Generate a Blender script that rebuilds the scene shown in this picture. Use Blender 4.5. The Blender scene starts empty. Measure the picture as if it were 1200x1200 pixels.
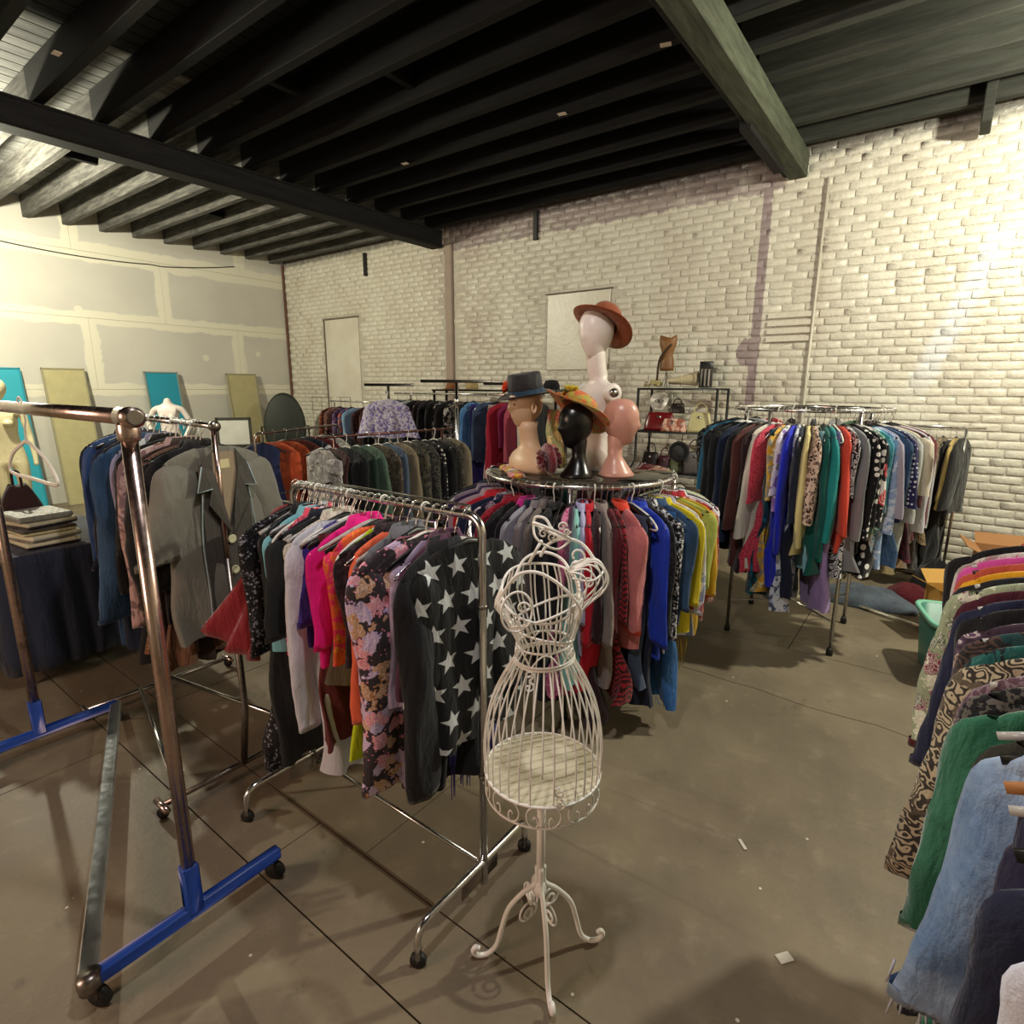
import bpy, math, random
import numpy as np
from mathutils import Matrix, Vector
random.seed(7); rng = np.random.default_rng(11)
PI = math.pi
S = bpy.context.scene
COL = S.collection

# ---------------------------------------------------------------- camera
def make_camera():
    f, pitch, roll, yaw = 664.2, 0.21502, 0.00543, 0.640855
    cy, sy = math.cos(yaw), math.sin(yaw)
    Xd = np.array([cy, 0, -sy]); Yd = np.array([sy, 0, cy]); Zd = np.array([0, -1.0, 0])
    cp, sp = math.cos(pitch), math.sin(pitch)
    Rp = np.array([[1, 0, 0], [0, cp, -sp], [0, sp, cp]])
    cr, sr = math.cos(roll), math.sin(roll)
    Rr = np.array([[cr, -sr, 0], [sr, cr, 0], [0, 0, 1]])
    B = Rr @ Rp @ np.stack([Xd, Yd, Zd], 1)
    cam = bpy.data.cameras.new('camera'); cam.sensor_width = 36; cam.lens = f / 1200 * 36
    cam.clip_start = 0.03; cam.clip_end = 60
    o = bpy.data.objects.new('camera', cam); COL.objects.link(o)
    r, d, fw = B
    o.matrix_world = Matrix(((r[0], -d[0], -fw[0], 0), (r[1], -d[1], -fw[1], 0), (r[2], -d[2], -fw[2], 1.65), (0, 0, 0, 1)))
    S.camera = o
make_camera()

# ---------------------------------------------------------------- world, lamps, exposure
w = bpy.data.worlds.new('world'); S.world = w; w.use_nodes = True
w.node_tree.nodes['Background'].inputs[0].default_value = (0.75, 0.8, 0.9, 1)
w.node_tree.nodes['Background'].inputs[1].default_value = 0.06
S.view_settings.view_transform = 'Standard'; S.view_settings.look = 'None'
S.view_settings.exposure = 0.35; S.view_settings.gamma = 1.0; S.view_settings.use_curve_mapping = False

def lamp(name, kind, loc, power, color, size=0.1, target=None, sy=None):
    l = bpy.data.lights.new(name, kind); l.energy = power; l.color = color
    if kind == 'AREA':
        l.size = size
        if sy: l.shape = 'RECTANGLE'; l.size_y = sy
    else: l.shadow_soft_size = size
    o = bpy.data.objects.new(name, l); o.location = loc; COL.objects.link(o)
    if target is not None:
        o.rotation_euler = (Vector(target) - Vector(loc)).to_track_quat('-Z', 'Y').to_euler()
    return o
lamp('work_lamp_left', 'POINT', (-7.6, 1.35, 3.38), 400, (1.0, 0.95, 0.72), 0.06)
lamp('work_lamp_right', 'POINT', (1.1, 4.3, 3.35), 310, (1.0, 0.97, 0.77), 0.06)
lamp('work_lamp_middle', 'POINT', (-0.75, 0.9, 3.3), 85, (1.0, 0.95, 0.92), 0.06)
lamp('warm_fill_light', 'AREA', (-2.6, -3.0, 2.1), 62, (1.0, 0.66, 0.50), 1.2, (-2.0, 0.8, 0.3), 1.2)  # unseen area light added behind the camera to tint the near-left floor orange

# ---------------------------------------------------------------- helpers
def tag(o, label=None, cat=None, group=None, kind=None):
    if label: o['label'] = label
    if cat: o['category'] = cat
    if group: o['group'] = group
    if kind: o['kind'] = kind
    return o

def link(o, parent=None):
    COL.objects.link(o)
    if parent is not None: o.parent = parent
    return o

def empty(name, loc=(0, 0, 0), rz=0.0, label=None, cat=None, group=None):
    o = bpy.data.objects.new(name, None); o.empty_display_size = 0.05
    o.location = loc; o.rotation_euler = (0, 0, rz); link(o)
    return tag(o, label, cat, group)

def mesh(name, V, F, mats, smooth=True, idx=None):
    me = bpy.data.meshes.new(name)
    V = np.asarray(V, float)
    me.from_pydata(V.tolist(), [], F)
    for m in (mats if isinstance(mats, (list, tuple)) else [mats]): me.materials.append(m)
    if smooth: me.polygons.foreach_set('use_smooth', [True] * len(me.polygons))
    if idx is not None: me.polygons.foreach_set('material_index', idx)
    me.update(); return me

class MB:
    def __init__(s): s.V = []; s.F = []; s.n = 0
    def add(s, V, F):
        V = np.asarray(V, float).reshape(-1, 3); s.V.append(V)
        k = s.n; s.F.extend([tuple(i + k for i in f) for f in F]); s.n += len(V); return s
    def tube(s, pts, r, seg=8, closed=False, flat=None):
        P = np.asarray(pts, float); n = len(P)
        rr = np.full(n, r) if np.isscalar(r) else np.asarray(r, float)
        T = (np.roll(P, -1, 0) - np.roll(P, 1, 0)) if closed else np.gradient(P, axis=0)
        T /= np.linalg.norm(T, axis=1)[:, None] + 1e-12
        a = np.array([0, 0, 1.0]) if abs(T[0][2]) < 0.9 else np.array([1.0, 0, 0])
        N = np.cross(T[0], a); N /= np.linalg.norm(N); Ns = [N]
        for i in range(1, n):
            N = Ns[-1] - T[i] * np.dot(Ns[-1], T[i]); N /= np.linalg.norm(N) + 1e-12; Ns.append(N)
        Ns = np.array(Ns); Bn = np.cross(T, Ns)
        th = np.arange(seg) / seg * 2 * PI
        fl = 1.0 if flat is None else flat
        V = P[:, None, :] + rr[:, None, None] * (np.cos(th)[None, :, None] * Ns[:, None, :] + fl * np.sin(th)[None, :, None] * Bn[:, None, :])
        F = []
        for i in range(n if closed else n - 1):
            j = (i + 1) % n
            for k in range(seg):
                l = (k + 1) % seg; F.append((i * seg + k, i * seg + l, j * seg + l, j * seg + k))
        if not closed:
            F.append(tuple(range(seg - 1, -1, -1))); F.append(tuple((n - 1) * seg + k for k in range(seg)))
        return s.add(V.reshape(-1, 3), F)
    def box(s, c, d, bev=0.0, rot=None):
        hx, hy, hz = d[0] / 2, d[1] / 2, d[2] / 2
        if bev <= 0:
            V = np.array([(x, y, z) for x in (-hx, hx) for y in (-hy, hy) for z in (-hz, hz)])
            F = [(0, 1, 3, 2), (4, 6, 7, 5), (0, 4, 5, 1), (2, 3, 7, 6), (0, 2, 6, 4), (1, 5, 7, 3)]
        else:
            b = min(bev, hx * .9, hy * .9, hz * .9); V = []; ix = {}
            for x in (-1, 1):
                for y in (-1, 1):
                    for z in (-1, 1):
                        for a in range(3):
                            p = [x * (hx - b), y * (hy - b), z * (hz - b)]; p[a] = (x * hx, y * hy, z * hz)[a]
                            ix[(x, y, z, a)] = len(V); V.append(p)
            F = []
            for a in range(3):
                u, v = [k for k in range(3) if k != a]
                for sg in (-1, 1):
                    q = []
                    for (p1, p2) in ((-1, -1), (1, -1), (1, 1), (-1, 1)):
                        t = [0, 0, 0]; t[a] = sg; t[u] = p1; t[v] = p2; q.append(ix[(t[0], t[1], t[2], a)])
                    F.append(tuple(q))
            for a in range(3):
                u, v = [k for k in range(3) if k != a]
                for p1 in (-1, 1):
                    for p2 in (-1, 1):
                        def g(e, m):
                            t = [0, 0, 0]; t[a] = e; t[u] = p1; t[v] = p2; return ix[(t[0], t[1], t[2], m)]
                        F.append((g(-1, u), g(1, u), g(1, v), g(-1, v)))
            for x in (-1, 1):
                for y in (-1, 1):
                    for z in (-1, 1): F.append((ix[(x, y, z, 0)], ix[(x, y, z, 1)], ix[(x, y, z, 2)]))
            V = np.array(V)
        if rot is not None: V = V @ np.array(rot).T
        return s.add(V + np.array(c, float), F)
    def lathe(s, prof, seg=24, c=(0, 0, 0), sx=1.0, sy=1.0, cap=True):
        pr = np.array(prof, float); n = len(pr); th = np.arange(seg) / seg * 2 * PI
        V = np.stack([pr[:, 0:1] * np.cos(th) * sx + c[0], pr[:, 0:1] * np.sin(th) * sy + c[1], np.repeat(pr[:, 1:2], seg, 1) + c[2]], 2)
        F = [(i * seg + k, i * seg + (k + 1) % seg, (i + 1) * seg + (k + 1) % seg, (i + 1) * seg + k) for i in range(n - 1) for k in range(seg)]
        if cap: F += [tuple(range(seg - 1, -1, -1)), tuple((n - 1) * seg + k for k in range(seg))]
        return s.add(V.reshape(-1, 3), F)
    def grid(s, G, wrap=False, cap=False):
        n, m = G.shape[:2]
        F = [(i * m + k, i * m + (k + 1) % m, (i + 1) * m + (k + 1) % m, (i + 1) * m + k) for i in range(n - 1) for k in range(m if wrap else m - 1)]
        if cap: F += [tuple(range(m - 1, -1, -1)), tuple((n - 1) * m + k for k in range(m))]
        return s.add(G.reshape(-1, 3), F)
    def prism(s, poly, z0, z1):
        n = len(poly); V = [(p[0], p[1], z0) for p in poly] + [(p[0], p[1], z1) for p in poly]
        F = [tuple(range(n - 1, -1, -1)), tuple(range(n, 2 * n))] + [(i, (i + 1) % n, n + (i + 1) % n, n + i) for i in range(n)]
        return s.add(V, F)
    def me(s, name, m, smooth=True): return mesh(name, np.concatenate(s.V), s.F, m, smooth)
    def obj(s, name, m, parent=None, smooth=True, label=None, cat=None, group=None, kind=None, loc=None, rot=None):
        o = bpy.data.objects.new(name, s.me(name, m, smooth)); link(o, parent)
        if loc is not None: o.location = loc
        if rot is not None: o.rotation_euler = rot
        return tag(o, label, cat, group, kind)

def sharp(o, ang=35):
    me = o.data
    try: me.set_sharp_from_angle(angle=math.radians(ang))
    except Exception: pass
    return o

def arc(c, r, a0, a1, n=16, plane='xz'):
    out = []
    for i in range(n + 1):
        a = math.radians(a0 + (a1 - a0) * i / n); u, v = r * math.cos(a), r * math.sin(a)
        out.append((c[0] + u, c[1], c[2] + v) if plane == 'xz' else (c[0] + u, c[1] + v, c[2]) if plane == 'xy' else (c[0], c[1] + u, c[2] + v))
    return out

def smoothpath(pts, k=6, closed=False):
    P = np.asarray(pts, float); n = len(P); out = []
    rng_ = range(n if closed else n - 1)
    for i in rng_:
        p0 = P[(i - 1) % n] if (closed or i > 0) else P[i]; p1 = P[i]; p2 = P[(i + 1) % n]
        p3 = P[(i + 2) % n] if (closed or i + 2 < n) else p2
        for j in range(k):
            t = j / k
            out.append(0.5 * ((2 * p1) + (-p0 + p2) * t + (2 * p0 - 5 * p1 + 4 * p2 - p3) * t * t + (-p0 + 3 * p1 - 3 * p2 + p3) * t ** 3))
    if not closed: out.append(P[-1])
    return np.array(out)

def copy_tree(o, parent=None):
    c = o.copy(); COL.objects.link(c); c.parent = parent
    for ch in list(o.children): copy_tree(ch, c)
    return c

# ---------------------------------------------------------------- materials
def srgb(h):
    if isinstance(h, str):
        h = h.lstrip('#'); v = [int(h[i:i + 2], 16) / 255 for i in (0, 2, 4)]
    else: v = list(h)
    return tuple(((x / 12.92) if x <= 0.04045 else ((x + 0.055) / 1.055) ** 2.4) for x in v) + (1.0,)

class NT:
    def __init__(s, name):
        s.m = bpy.data.materials.new(name); s.m.use_nodes = True; s.t = s.m.node_tree
        s.b = s.t.nodes['Principled BSDF']
    def n(s, typ, **k):
        nd = s.t.nodes.new('ShaderNode' + typ)
        for a, v in k.items():
            if hasattr(nd, a) and not a[0].isupper(): setattr(nd, a, v)
        return nd
    def l(s, a, b): s.t.links.new(a, b)
    def math(s, op, a, b=None, clamp=False):
        nd = s.n('Math', operation=op); nd.use_clamp = clamp
        for i, v in enumerate((a, b)):
            if v is None: continue
            if isinstance(v, (int, float)): nd.inputs[i].default_value = v
            else: s.l(v, nd.inputs[i])
        return nd.outputs[0]
    def mix(s, f, a, b):
        nd = s.n('Mix', data_type='RGBA')
        for i, v in ((0, f), (6, a), (7, b)):
            if isinstance(v, (int, float)): nd.inputs[i].default_value = v
            elif isinstance(v, tuple): nd.inputs[i].default_value = v
            else: s.l(v, nd.inputs[i])
        return nd.outputs[2]
    def noise(s, sc, det=3, vec=None, rough=0.55, dist=0.0):
        nd = s.n('TexNoise'); nd.inputs['Scale'].default_value = sc; nd.inputs['Detail'].default_value = det
        nd.inputs['Roughness'].default_value = rough; nd.inputs['Distortion'].default_value = dist
        if vec is not None: s.l(vec, nd.inputs['Vector'])
        return nd.outputs['Fac']
    def voro(s, sc, vec=None, rnd=1.0, feat='F1', smooth=None):
        nd = s.n('TexVoronoi', feature=feat); nd.inputs['Scale'].default_value = sc; nd.inputs['Randomness'].default_value = rnd
        if vec is not None: s.l(vec, nd.inputs['Vector'])
        return nd
    def step(s, v, a, b):
        nd = s.n('MapRange'); nd.interpolation_type = 'SMOOTHSTEP'
        s.l(v, nd.inputs[0]); nd.inputs[1].default_value = a; nd.inputs[2].default_value = b; return nd.outputs[0]
    def obj(s): return s.n('TexCoord').outputs['Object']
    def pos(s): return s.n('NewGeometry').outputs['Position']
    def rnd(s): return s.n('ObjectInfo').outputs['Random']
    def bump(s, h, st=0.3, d=0.01):
        nd = s.n('Bump'); nd.inputs['Strength'].default_value = st; nd.inputs['Distance'].default_value = d
        s.l(h, nd.inputs['Height']); s.l(nd.outputs[0], s.b.inputs['Normal'])
    def col(s, c):
        if isinstance(c, tuple): s.b.inputs['Base Color'].default_value = c
        else: s.l(c, s.b.inputs['Base Color'])
    def set(s, rough=None, metal=None, spec=None, **k):
        if rough is not None: s.b.inputs['Roughness'].default_value = rough
        if metal is not None: s.b.inputs['Metallic'].default_value = metal
        if spec is not None: s.b.inputs['Specular IOR Level'].default_value = spec
        for a, v in k.items(): s.b.inputs[a.replace('_', ' ')].default_value = v
        return s

_mc = {}
def simple(name, c, rough=0.5, metal=0.0, var=0.12, sc=8, bump=0.0, bsc=60, spec=0.5):
    key = ('s', name)
    if key in _mc: return _mc[key]
    t = NT(name); c = srgb(c)
    d = tuple(v * (1 - var * 2) for v in c[:3]) + (1,)
    t.col(t.mix(t.noise(sc, 4, t.obj()), d, tuple(min(1, v * (1 + var)) for v in c[:3]) + (1,)))
    t.set(rough, metal, spec)
    if bump: t.bump(t.noise(bsc, 3, t.obj()), bump, 0.004)
    _mc[key] = t.m; return t.m

def m_chrome(name='chrome', c='#d9d7d6', rough=0.16):
    key = ('c', name)
    if key in _mc: return _mc[key]
    t = NT(name); t.set(rough, 1.0); c = srgb(c)
    n1 = t.noise(14, 5, t.obj())
    t.col(t.mix(t.step(n1, 0.55, 0.75), c, tuple(v * 0.6 for v in c[:3]) + (1,)))
    mr = t.n('MapRange'); t.l(t.noise(40, 3, t.obj()), mr.inputs[0]); mr.inputs[3].default_value = rough * 0.7; mr.inputs[4].default_value = rough * 1.8
    t.l(mr.outputs[0], t.b.inputs['Roughness']); _mc[key] = t.m; return t.m

def cloth(pat, *cs, sc=1.0, rough=0.85, sheen=0.15, bump=0.35):
    """procedural fabric; cs are srgb hex colours"""
    key = (pat, cs, sc, rough)
    if key in _mc: return _mc[key]
    t = NT('fabric_' + pat); o = t.obj(); C = [srgb(c) for c in cs]
    base = C[0]; c2 = C[1] if len(C) > 1 else base; c3 = C[2] if len(C) > 2 else c2; c4 = C[3] if len(C) > 3 else c3
    sep = t.n('SeparateXYZ'); t.l(o, sep.inputs[0]); X, Y, Z = sep.outputs
    met = 0.0
    if pat == 'plain': col = base
    elif pat == 'hstripe': col = t.mix(t.step(t.math('SINE', t.math('MULTIPLY', Z, 140 * sc)), -.1, .1), base, c2)
    elif pat == 'vstripe': col = t.mix(t.step(t.math('SINE', t.math('MULTIPLY', t.math('ADD', X, Y), 260 * sc)), -.1, .1), base, c2)
    elif pat == 'plaid':
        a = t.step(t.math('SINE', t.math('MULTIPLY', Z, 110 * sc)), .1, .3); b = t.step(t.math('SINE', t.math('MULTIPLY', t.math('ADD', X, Y), 110 * sc)), .1, .3)
        col = t.mix(t.math('MULTIPLY', b, .8), t.mix(t.math('MULTIPLY', a, .8), base, c2), c3)
    elif pat == 'dots':
        v = t.voro(26 * sc, o, 0.35); col = t.mix(t.step(v.outputs['Distance'], .30, .34), c2, base)
    elif pat == 'speckle': col = t.mix(t.step(t.noise(75 * sc, 2, o), .50, .56), base, c2)
    elif pat == 'splash':
        col = t.mix(t.step(t.noise(14 * sc, 4, o, dist=1.5), .5, .54), base, c2); col = t.mix(t.step(t.noise(22 * sc, 4, o, dist=2.5), .6, .63), col, c3)
    elif pat == 'swirl':
        nd = t.n('TexWave'); nd.inputs['Scale'].default_value = 5 * sc; nd.inputs['Distortion'].default_value = 38; nd.inputs['Detail'].default_value = 2; nd.inputs['Detail Scale'].default_value = 2.4
        t.l(o, nd.inputs['Vector']); col = t.mix(t.step(nd.outputs['Fac'], .45, .55), base, c2); col = t.mix(t.step(t.noise(9 * sc, 3, o), .58, .62), col, c3)
    elif pat == 'floral':
        dn = t.n('TexNoise'); dn.inputs['Scale'].default_value = 30 * sc; t.l(o, dn.inputs['Vector'])
        mx = t.n('Mix', data_type='RGBA', blend_type='LINEAR_LIGHT'); mx.inputs[0].default_value = 0.03; t.l(o, mx.inputs[6]); t.l(dn.outputs['Color'], mx.inputs[7])
        v = t.voro(13 * sc, mx.outputs[2], 0.9); d = v.outputs['Distance']
        sp = t.n('SeparateColor'); t.l(v.outputs['Color'], sp.inputs[0])
        pet = t.mix(t.step(sp.outputs[0], .45, .5), c2, c3); pet = t.mix(t.step(sp.outputs[1], .7, .72), pet, c4)
        ring = t.step(t.math('SINE', t.math('MULTIPLY', d, 46)), -.2, .4)
        pet = t.mix(t.math('MULTIPLY', ring, .45), pet, (1, .93, .9, 1) if sum(base[:3]) < 1.0 else tuple(v_ * .5 for v_ in c2[:3]) + (1,))
        col = t.mix(t.step(d, .52, .56), pet, base)
        v2 = t.voro(34 * sc, o, 1.0); col = t.mix(t.math('MULTIPLY', t.step(v2.outputs['Distance'], .20, .16), t.step(d, .52, .56)), col, c3)
    elif pat == 'leopard':
        v = t.voro(50 * sc, o, 1.0); d = t.math('ADD', v.outputs['Distance'], t.math('MULTIPLY', t.math('SUBTRACT', t.noise(110 * sc, 2, o), .5), .35))
        a = t.math('MULTIPLY', t.step(d, .24, .28), t.step(d, .50, .46)); col = t.mix(a, t.mix(t.step(d, .3, .2), base, c3), c2)
    elif pat == 'zigzag':
        tr = t.math('PINGPONG', X, .012 / sc); col = t.mix(t.step(t.math('SINE', t.math('MULTIPLY', t.math('ADD', Z, t.math('MULTIPLY', tr, 1.6)), 230 * sc)), -.1, .1), base, c2)
    elif pat == 'sequin':
        v = t.voro(130 * sc, o, .6); sp = t.n('SeparateColor'); t.l(v.outputs['Color'], sp.inputs[0])
        col = t.mix(t.step(sp.outputs[0], .82, .9), base, c2); rough = 0.35; met = 0.3
    elif pat == 'denim':
        f = t.noise(90 * sc, 3, o); g = t.noise(5 * sc, 4, o); col = t.mix(t.math('ADD', t.math('MULTIPLY', f, .35), t.math('MULTIPLY', t.step(g, .35, .7), .65)), base, c2)
    elif pat == 'stars':
        cell = 0.098 / sc
        fx = t.math('DIVIDE', X, cell); fz = t.math('DIVIDE', Z, cell * .95); row = t.math('FLOOR', fz)
        fx = t.math('ADD', fx, t.math('MULTIPLY', t.math('MODULO', t.math('ABSOLUTE', row), 2.0), .5))
        u = t.math('SUBTRACT', t.math('FRACT', fx), .5); v_ = t.math('SUBTRACT', t.math('FRACT', fz), .5)
        r = t.math('SQRT', t.math('ADD', t.math('MULTIPLY', u, u), t.math('MULTIPLY', v_, v_)))
        an = t.math('ADD', t.math('ARCTAN2', u, v_), PI + PI / 5 + .12)
        k = t.math('ABSOLUTE', t.math('SUBTRACT', t.math('MODULO', t.math('ADD', an, 0.0), 2 * PI / 5), PI / 5))   # 0 at spoke centre .. pi/5
        # star radius: line between tip (R at k=pi/5... ) and inner vertex
        R, q = .40, .17
        # x = r cos k, y = r sin k ; line through (q,0)->(R cos, R sin)
        tx, ty = R * math.cos(PI / 5), R * math.sin(PI / 5); nx, ny = ty, -(tx - q)
        dd = t.math('ADD', t.math('MULTIPLY', t.math('MULTIPLY', r, t.math('COSINE', k)), nx), t.math('MULTIPLY', t.math('MULTIPLY', r, t.math('SINE', k)), ny))
        col = t.mix(t.step(dd, q * nx + .002, q * nx - .002), base, c2)
    else: col = base
    sh = t.math('MULTIPLY', t.noise(6, 3, o), .30)
    col = t.mix(sh, col, (base[0] * .35, base[1] * .35, base[2] * .35, 1)) if pat in ('plain', 'denim', 'sequin') else col
    t.col(col)
    t.b.inputs['Sheen Weight'].default_value = sheen; t.b.inputs['Sheen Roughness'].default_value = .5
    t.set(rough, met, 0.25)
    if pat == 'sequin': t.bump(t.voro(130 * sc, o, .6).outputs['Distance'], .8, .004)
    else: mpv = t.n('Mapping'); mpv.inputs['Scale'].default_value = (1, 1, .28); t.l(o, mpv.inputs[0]); t.bump(t.math('ADD', t.math('ADD', t.noise(34, 3, mpv.outputs[0], dist=.5), t.noise(15, 2, mpv.outputs[0], dist=.8)), t.math('MULTIPLY', t.noise(260, 2, o), .12)), bump * 1.25, .020)
    _mc[key] = t.m; return t.m

CH = m_chrome(); CHW = m_chrome('warm_chrome', '#c4ada6', .2); CHD = m_chrome('dark_chrome', '#8d8580', .25)
BLACKP = simple('black_plastic', '#101012', .4)
WHITEP = simple('white_plastic', '#e9e7df', .35)
CLEARP = simple('smoked_plastic', '#b9b8b6', .2)
RUBBER = simple('black_rubber', '#1a1918', .6)
BLUEP = simple('blue_enamel', '#1a46a4', .35, 0, .15, 12)
WHITEM = simple('white_enamel_wire', '#f4f2ee', .4, 0, .03)
GLASS = NT('clear_glass').set(.03, 0.0); GLASS.b.inputs['Transmission Weight'].default_value = 1.0; GLASS.col((.93, .97, .95, 1)); GLASS = GLASS.m
# ================================================================ THE ROOM
D = 6.3; XL = -9.95; XR = 3.2; YF = -3.9; ZJ = 3.8; ZD = 4.06

# ---- floor: concrete slabs with gaps along joints and old cracks
def m_concrete():
    t = NT('worn_concrete'); p = t.pos()
    a = t.noise(1.1, 6, p, .62); b = t.noise(9, 6, p, .6); c = t.noise(70, 3, p)
    col = t.mix(t.step(a, .3, .7), srgb('#6a5f50'), srgb('#847863'))
    col = t.mix(t.math('MULTIPLY', t.step(b, .52, .78), .22), col, srgb('#b0a590'))
    col = t.mix(t.math('MULTIPLY', t.step(t.noise(3.1, 6, p, .7, 1.2), .60, .72), .5), col, srgb('#4f463b'))
    col = t.mix(t.math('MULTIPLY', t.step(c, .6, .75), .25), col, srgb('#5c5245'))
    v = t.voro(7, p); col = t.mix(t.step(v.outputs['Distance'], .045, .03), col, srgb('#d5cfbf'))
    t.col(col); mr = t.n('MapRange'); t.l(a, mr.inputs[0]); mr.inputs[3].default_value = .42; mr.inputs[4].default_value = .75
    t.l(mr.outputs[0], t.b.inputs['Roughness']); t.set(spec=.4)
    t.bump(t.math('ADD', t.math('MULTIPLY', b, 1.0), t.math('MULTIPLY', c, .25)), .35, .012); return t.m
CONC = m_concrete(); GROUT = simple('dark_joint_dirt', '#2d2620', .9)
floor = MB().box(((XL + XR) / 2, (D + YF) / 2, -.06), (XR - XL + .6, D - YF + .6, .08)).obj('floor', GROUT, kind='structure', smooth=False)
def wig(x0, x1, y, amp, n=40, seed=1):
    r = np.random.default_rng(seed); xs = np.linspace(x0, x1, n); k = r.normal(0, 1, n).cumsum(); k -= np.linspace(k[0], k[-1], n)
    return np.stack([xs, y + amp * k / (abs(k).max() + 1e-6)], 1)
rows = [wig(XL, XR, YF, 0, 2), wig(XL, XR, -1.6, 0, 2), wig(XL, XR, .805, 0, 2), wig(XL, XR, 1.075, .006, 30, 5), wig(XL, XR, 3.16, .07, 90, 3), wig(XL, XR, 3.85, .05, 90, 8), wig(XL, XR, D, 0, 2)]
cuts = [[-7.5, -4.9, -2.4, .2], [-6.9, -4.2, -2.9, .6], [-7.5, -4.6, -1.72, .9], [-8, -5.2, -3.1, -1.46, 1.2], [-6.8, -4.4, -.93 - 1.2, 1.7], [-7.2, -3.9, -.6, 1.9]]
def clip(P, x0, x1):
    ys = np.interp([x0, x1], P[:, 0], P[:, 1]); m = P[(P[:, 0] > x0 + 1e-4) & (P[:, 0] < x1 - 1e-4)]
    return np.vstack([[x0, ys[0]], m, [x1, ys[1]]])
for i in range(len(rows) - 1):
    xs = [XL] + cuts[i] + [XR]
    for a, b in zip(xs[:-1], xs[1:]):
        g = .0028; lo = clip(rows[i], a + g, b - g) + [0, g]; hi = clip(rows[i + 1], a + g, b - g) - [0, g]
        MB().prism(np.vstack([lo, hi[::-1]]), -.02, 0).obj('slab', CONC, floor, smooth=False)

# ---- brick wall at the back
def m_brick(name, rel=.35, dk=1.0):
    t = NT(name); p = t.pos(); sep = t.n('SeparateXYZ'); t.l(p, sep.inputs[0]); X, Y, Z = sep.outputs
    n = t.noise(2.2, 5, p); f = t.noise(38, 4, p)
    col = t.mix(t.step(n, .3, .7), srgb('#cdc6b8'), srgb('#dcd8cb'))
    col = t.mix(t.math('MULTIPLY', t.step(f, .56, .7), .25), col, srgb('#a79f8e'))
    col = t.mix(t.math('MULTIPLY', t.rnd(), .12), col, srgb('#b8ae9a'))
    # pinkish old paint between the pipe and the window, raw purple-brown strip where a post was taken out
    w = t.math('MULTIPLY', t.math('SUBTRACT', t.noise(14, 4, p), .5), .10)
    pk = t.math('MULTIPLY', t.step(t.math('ADD', X, w), -6.4, -5.8), t.step(t.math('ADD', X, w), -4.9, -5.5))
    col = t.mix(t.math('MULTIPLY', pk, t.math('MULTIPLY', t.step(t.noise(1.7, 4, p), .4, .7), .5)), col, srgb('#a08579'))
    slant = t.math('ADD', X, t.math('MULTIPLY', w, .35))
    st = t.math('MULTIPLY', t.step(slant, -1.675, -1.665), t.step(slant, -1.575, -1.585))
    st = t.math('MULTIPLY', st, t.step(Z, 1.2, 1.5))
    bl = t.math('SQRT', t.math('ADD', t.math('POWER', t.math('SUBTRACT', X, -1.69), 2), t.math('POWER', t.math('MULTIPLY', t.math('SUBTRACT', Z, 2.02), .8), 2)))
    st = t.math('MAXIMUM', st, t.step(t.math('ADD', bl, w), .12, .10))
    band = t.math('MULTIPLY', t.step(t.math('ADD', Z, t.math('MULTIPLY', w, 1.2)), 3.50, 3.54), t.math('MULTIPLY', t.step(X, -5.85, -5.8), t.step(X, -1.45, -1.5)))
    band = t.math('MULTIPLY', band, t.step(t.noise(3, 4, p), .2, .5))
    st = t.math('MAXIMUM', st, t.math('MULTIPLY', band, .85))
    col = t.mix(t.math('MULTIPLY', st, .85), col, srgb('#8d7a80'))
    # blue-white overpainted smear high on the right
    line = t.math('ADD', X, t.math('MULTIPLY', t.math('SUBTRACT', Z, 2.2), -.33))
    sm = t.math('MULTIPLY', t.step(t.math('ADD', line, w), -.16, -.08), t.step(t.math('ADD', line, w), .10, .02))
    sm = t.math('MULTIPLY', sm, t.math('MULTIPLY', t.step(Z, 1.5, 1.9), t.step(Z, 3.0, 2.85)))
    col = t.mix(t.math('MULTIPLY', sm, .55), col, srgb('#dbe0ea'))
    soot = t.math('MULTIPLY', t.step(t.math('ADD', Z, w), 3.70, 3.82), .8); col = t.mix(soot, col, srgb('#3a3536'))
    if dk < 1:
        col = t.mix(1 - dk, col, srgb('#5f584c'))
    t.col(col); t.set(.34, 0, .5)
    t.bump(t.math('ADD', t.noise(22, 4, p, dist=.4), t.math('MULTIPLY', f, .4)), rel, .02); return t.m
BR = m_brick('painted_brick', .4); MORTAR = m_brick('painted_mortar', .6, .72)
PARGE = m_brick('smooth_parge', .12)
wall = MB().box(((XL + XR) / 2, D + .13, ZD / 2), (XR - XL, .22, ZD)).obj('wall_back', MORTAR, kind='structure', smooth=False)   # face at D+.02
bl, bh, cx, cz = .203, .0645, .211, .0725
def brick_mb(r):
    """rounded, slightly irregular brick face, front towards -y"""
    hx, hz = bl / 2, bh / 2; d = .012
    o = np.array([(-hx, -hz), (-hx * .5, -hz), (hx * .5, -hz), (hx, -hz), (hx, 0), (hx, hz), (hx * .5, hz), (-hx * .5, hz), (-hx, hz), (-hx, 0)])
    q = o * [.985, .93]; q[[0, 3, 5, 8]] *= [.985, .90]
    o = o + r.normal(0, .0016, o.shape); inn = o * [.94, .76] + r.normal(0, .0012, o.shape)
    n = len(o)
    V = [(x, 0.012, z) for x, z in o] + [(x, -.005 + r.normal(0, .0008), z) for x, z in q] + [(x, -.0075 + r.normal(0, .0011), z) for x, z in inn] + [(0, -.0080, 0)]
    F = []
    for a in range(2):
        for k in range(n): F.append((a * n + k, a * n + (k + 1) % n, (a + 1) * n + (k + 1) % n, (a + 1) * n + k))
    for k in range(n): F.append((2 * n + k, 2 * n + (k + 1) % n, 3 * n))
    return np.array(V), F
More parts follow.
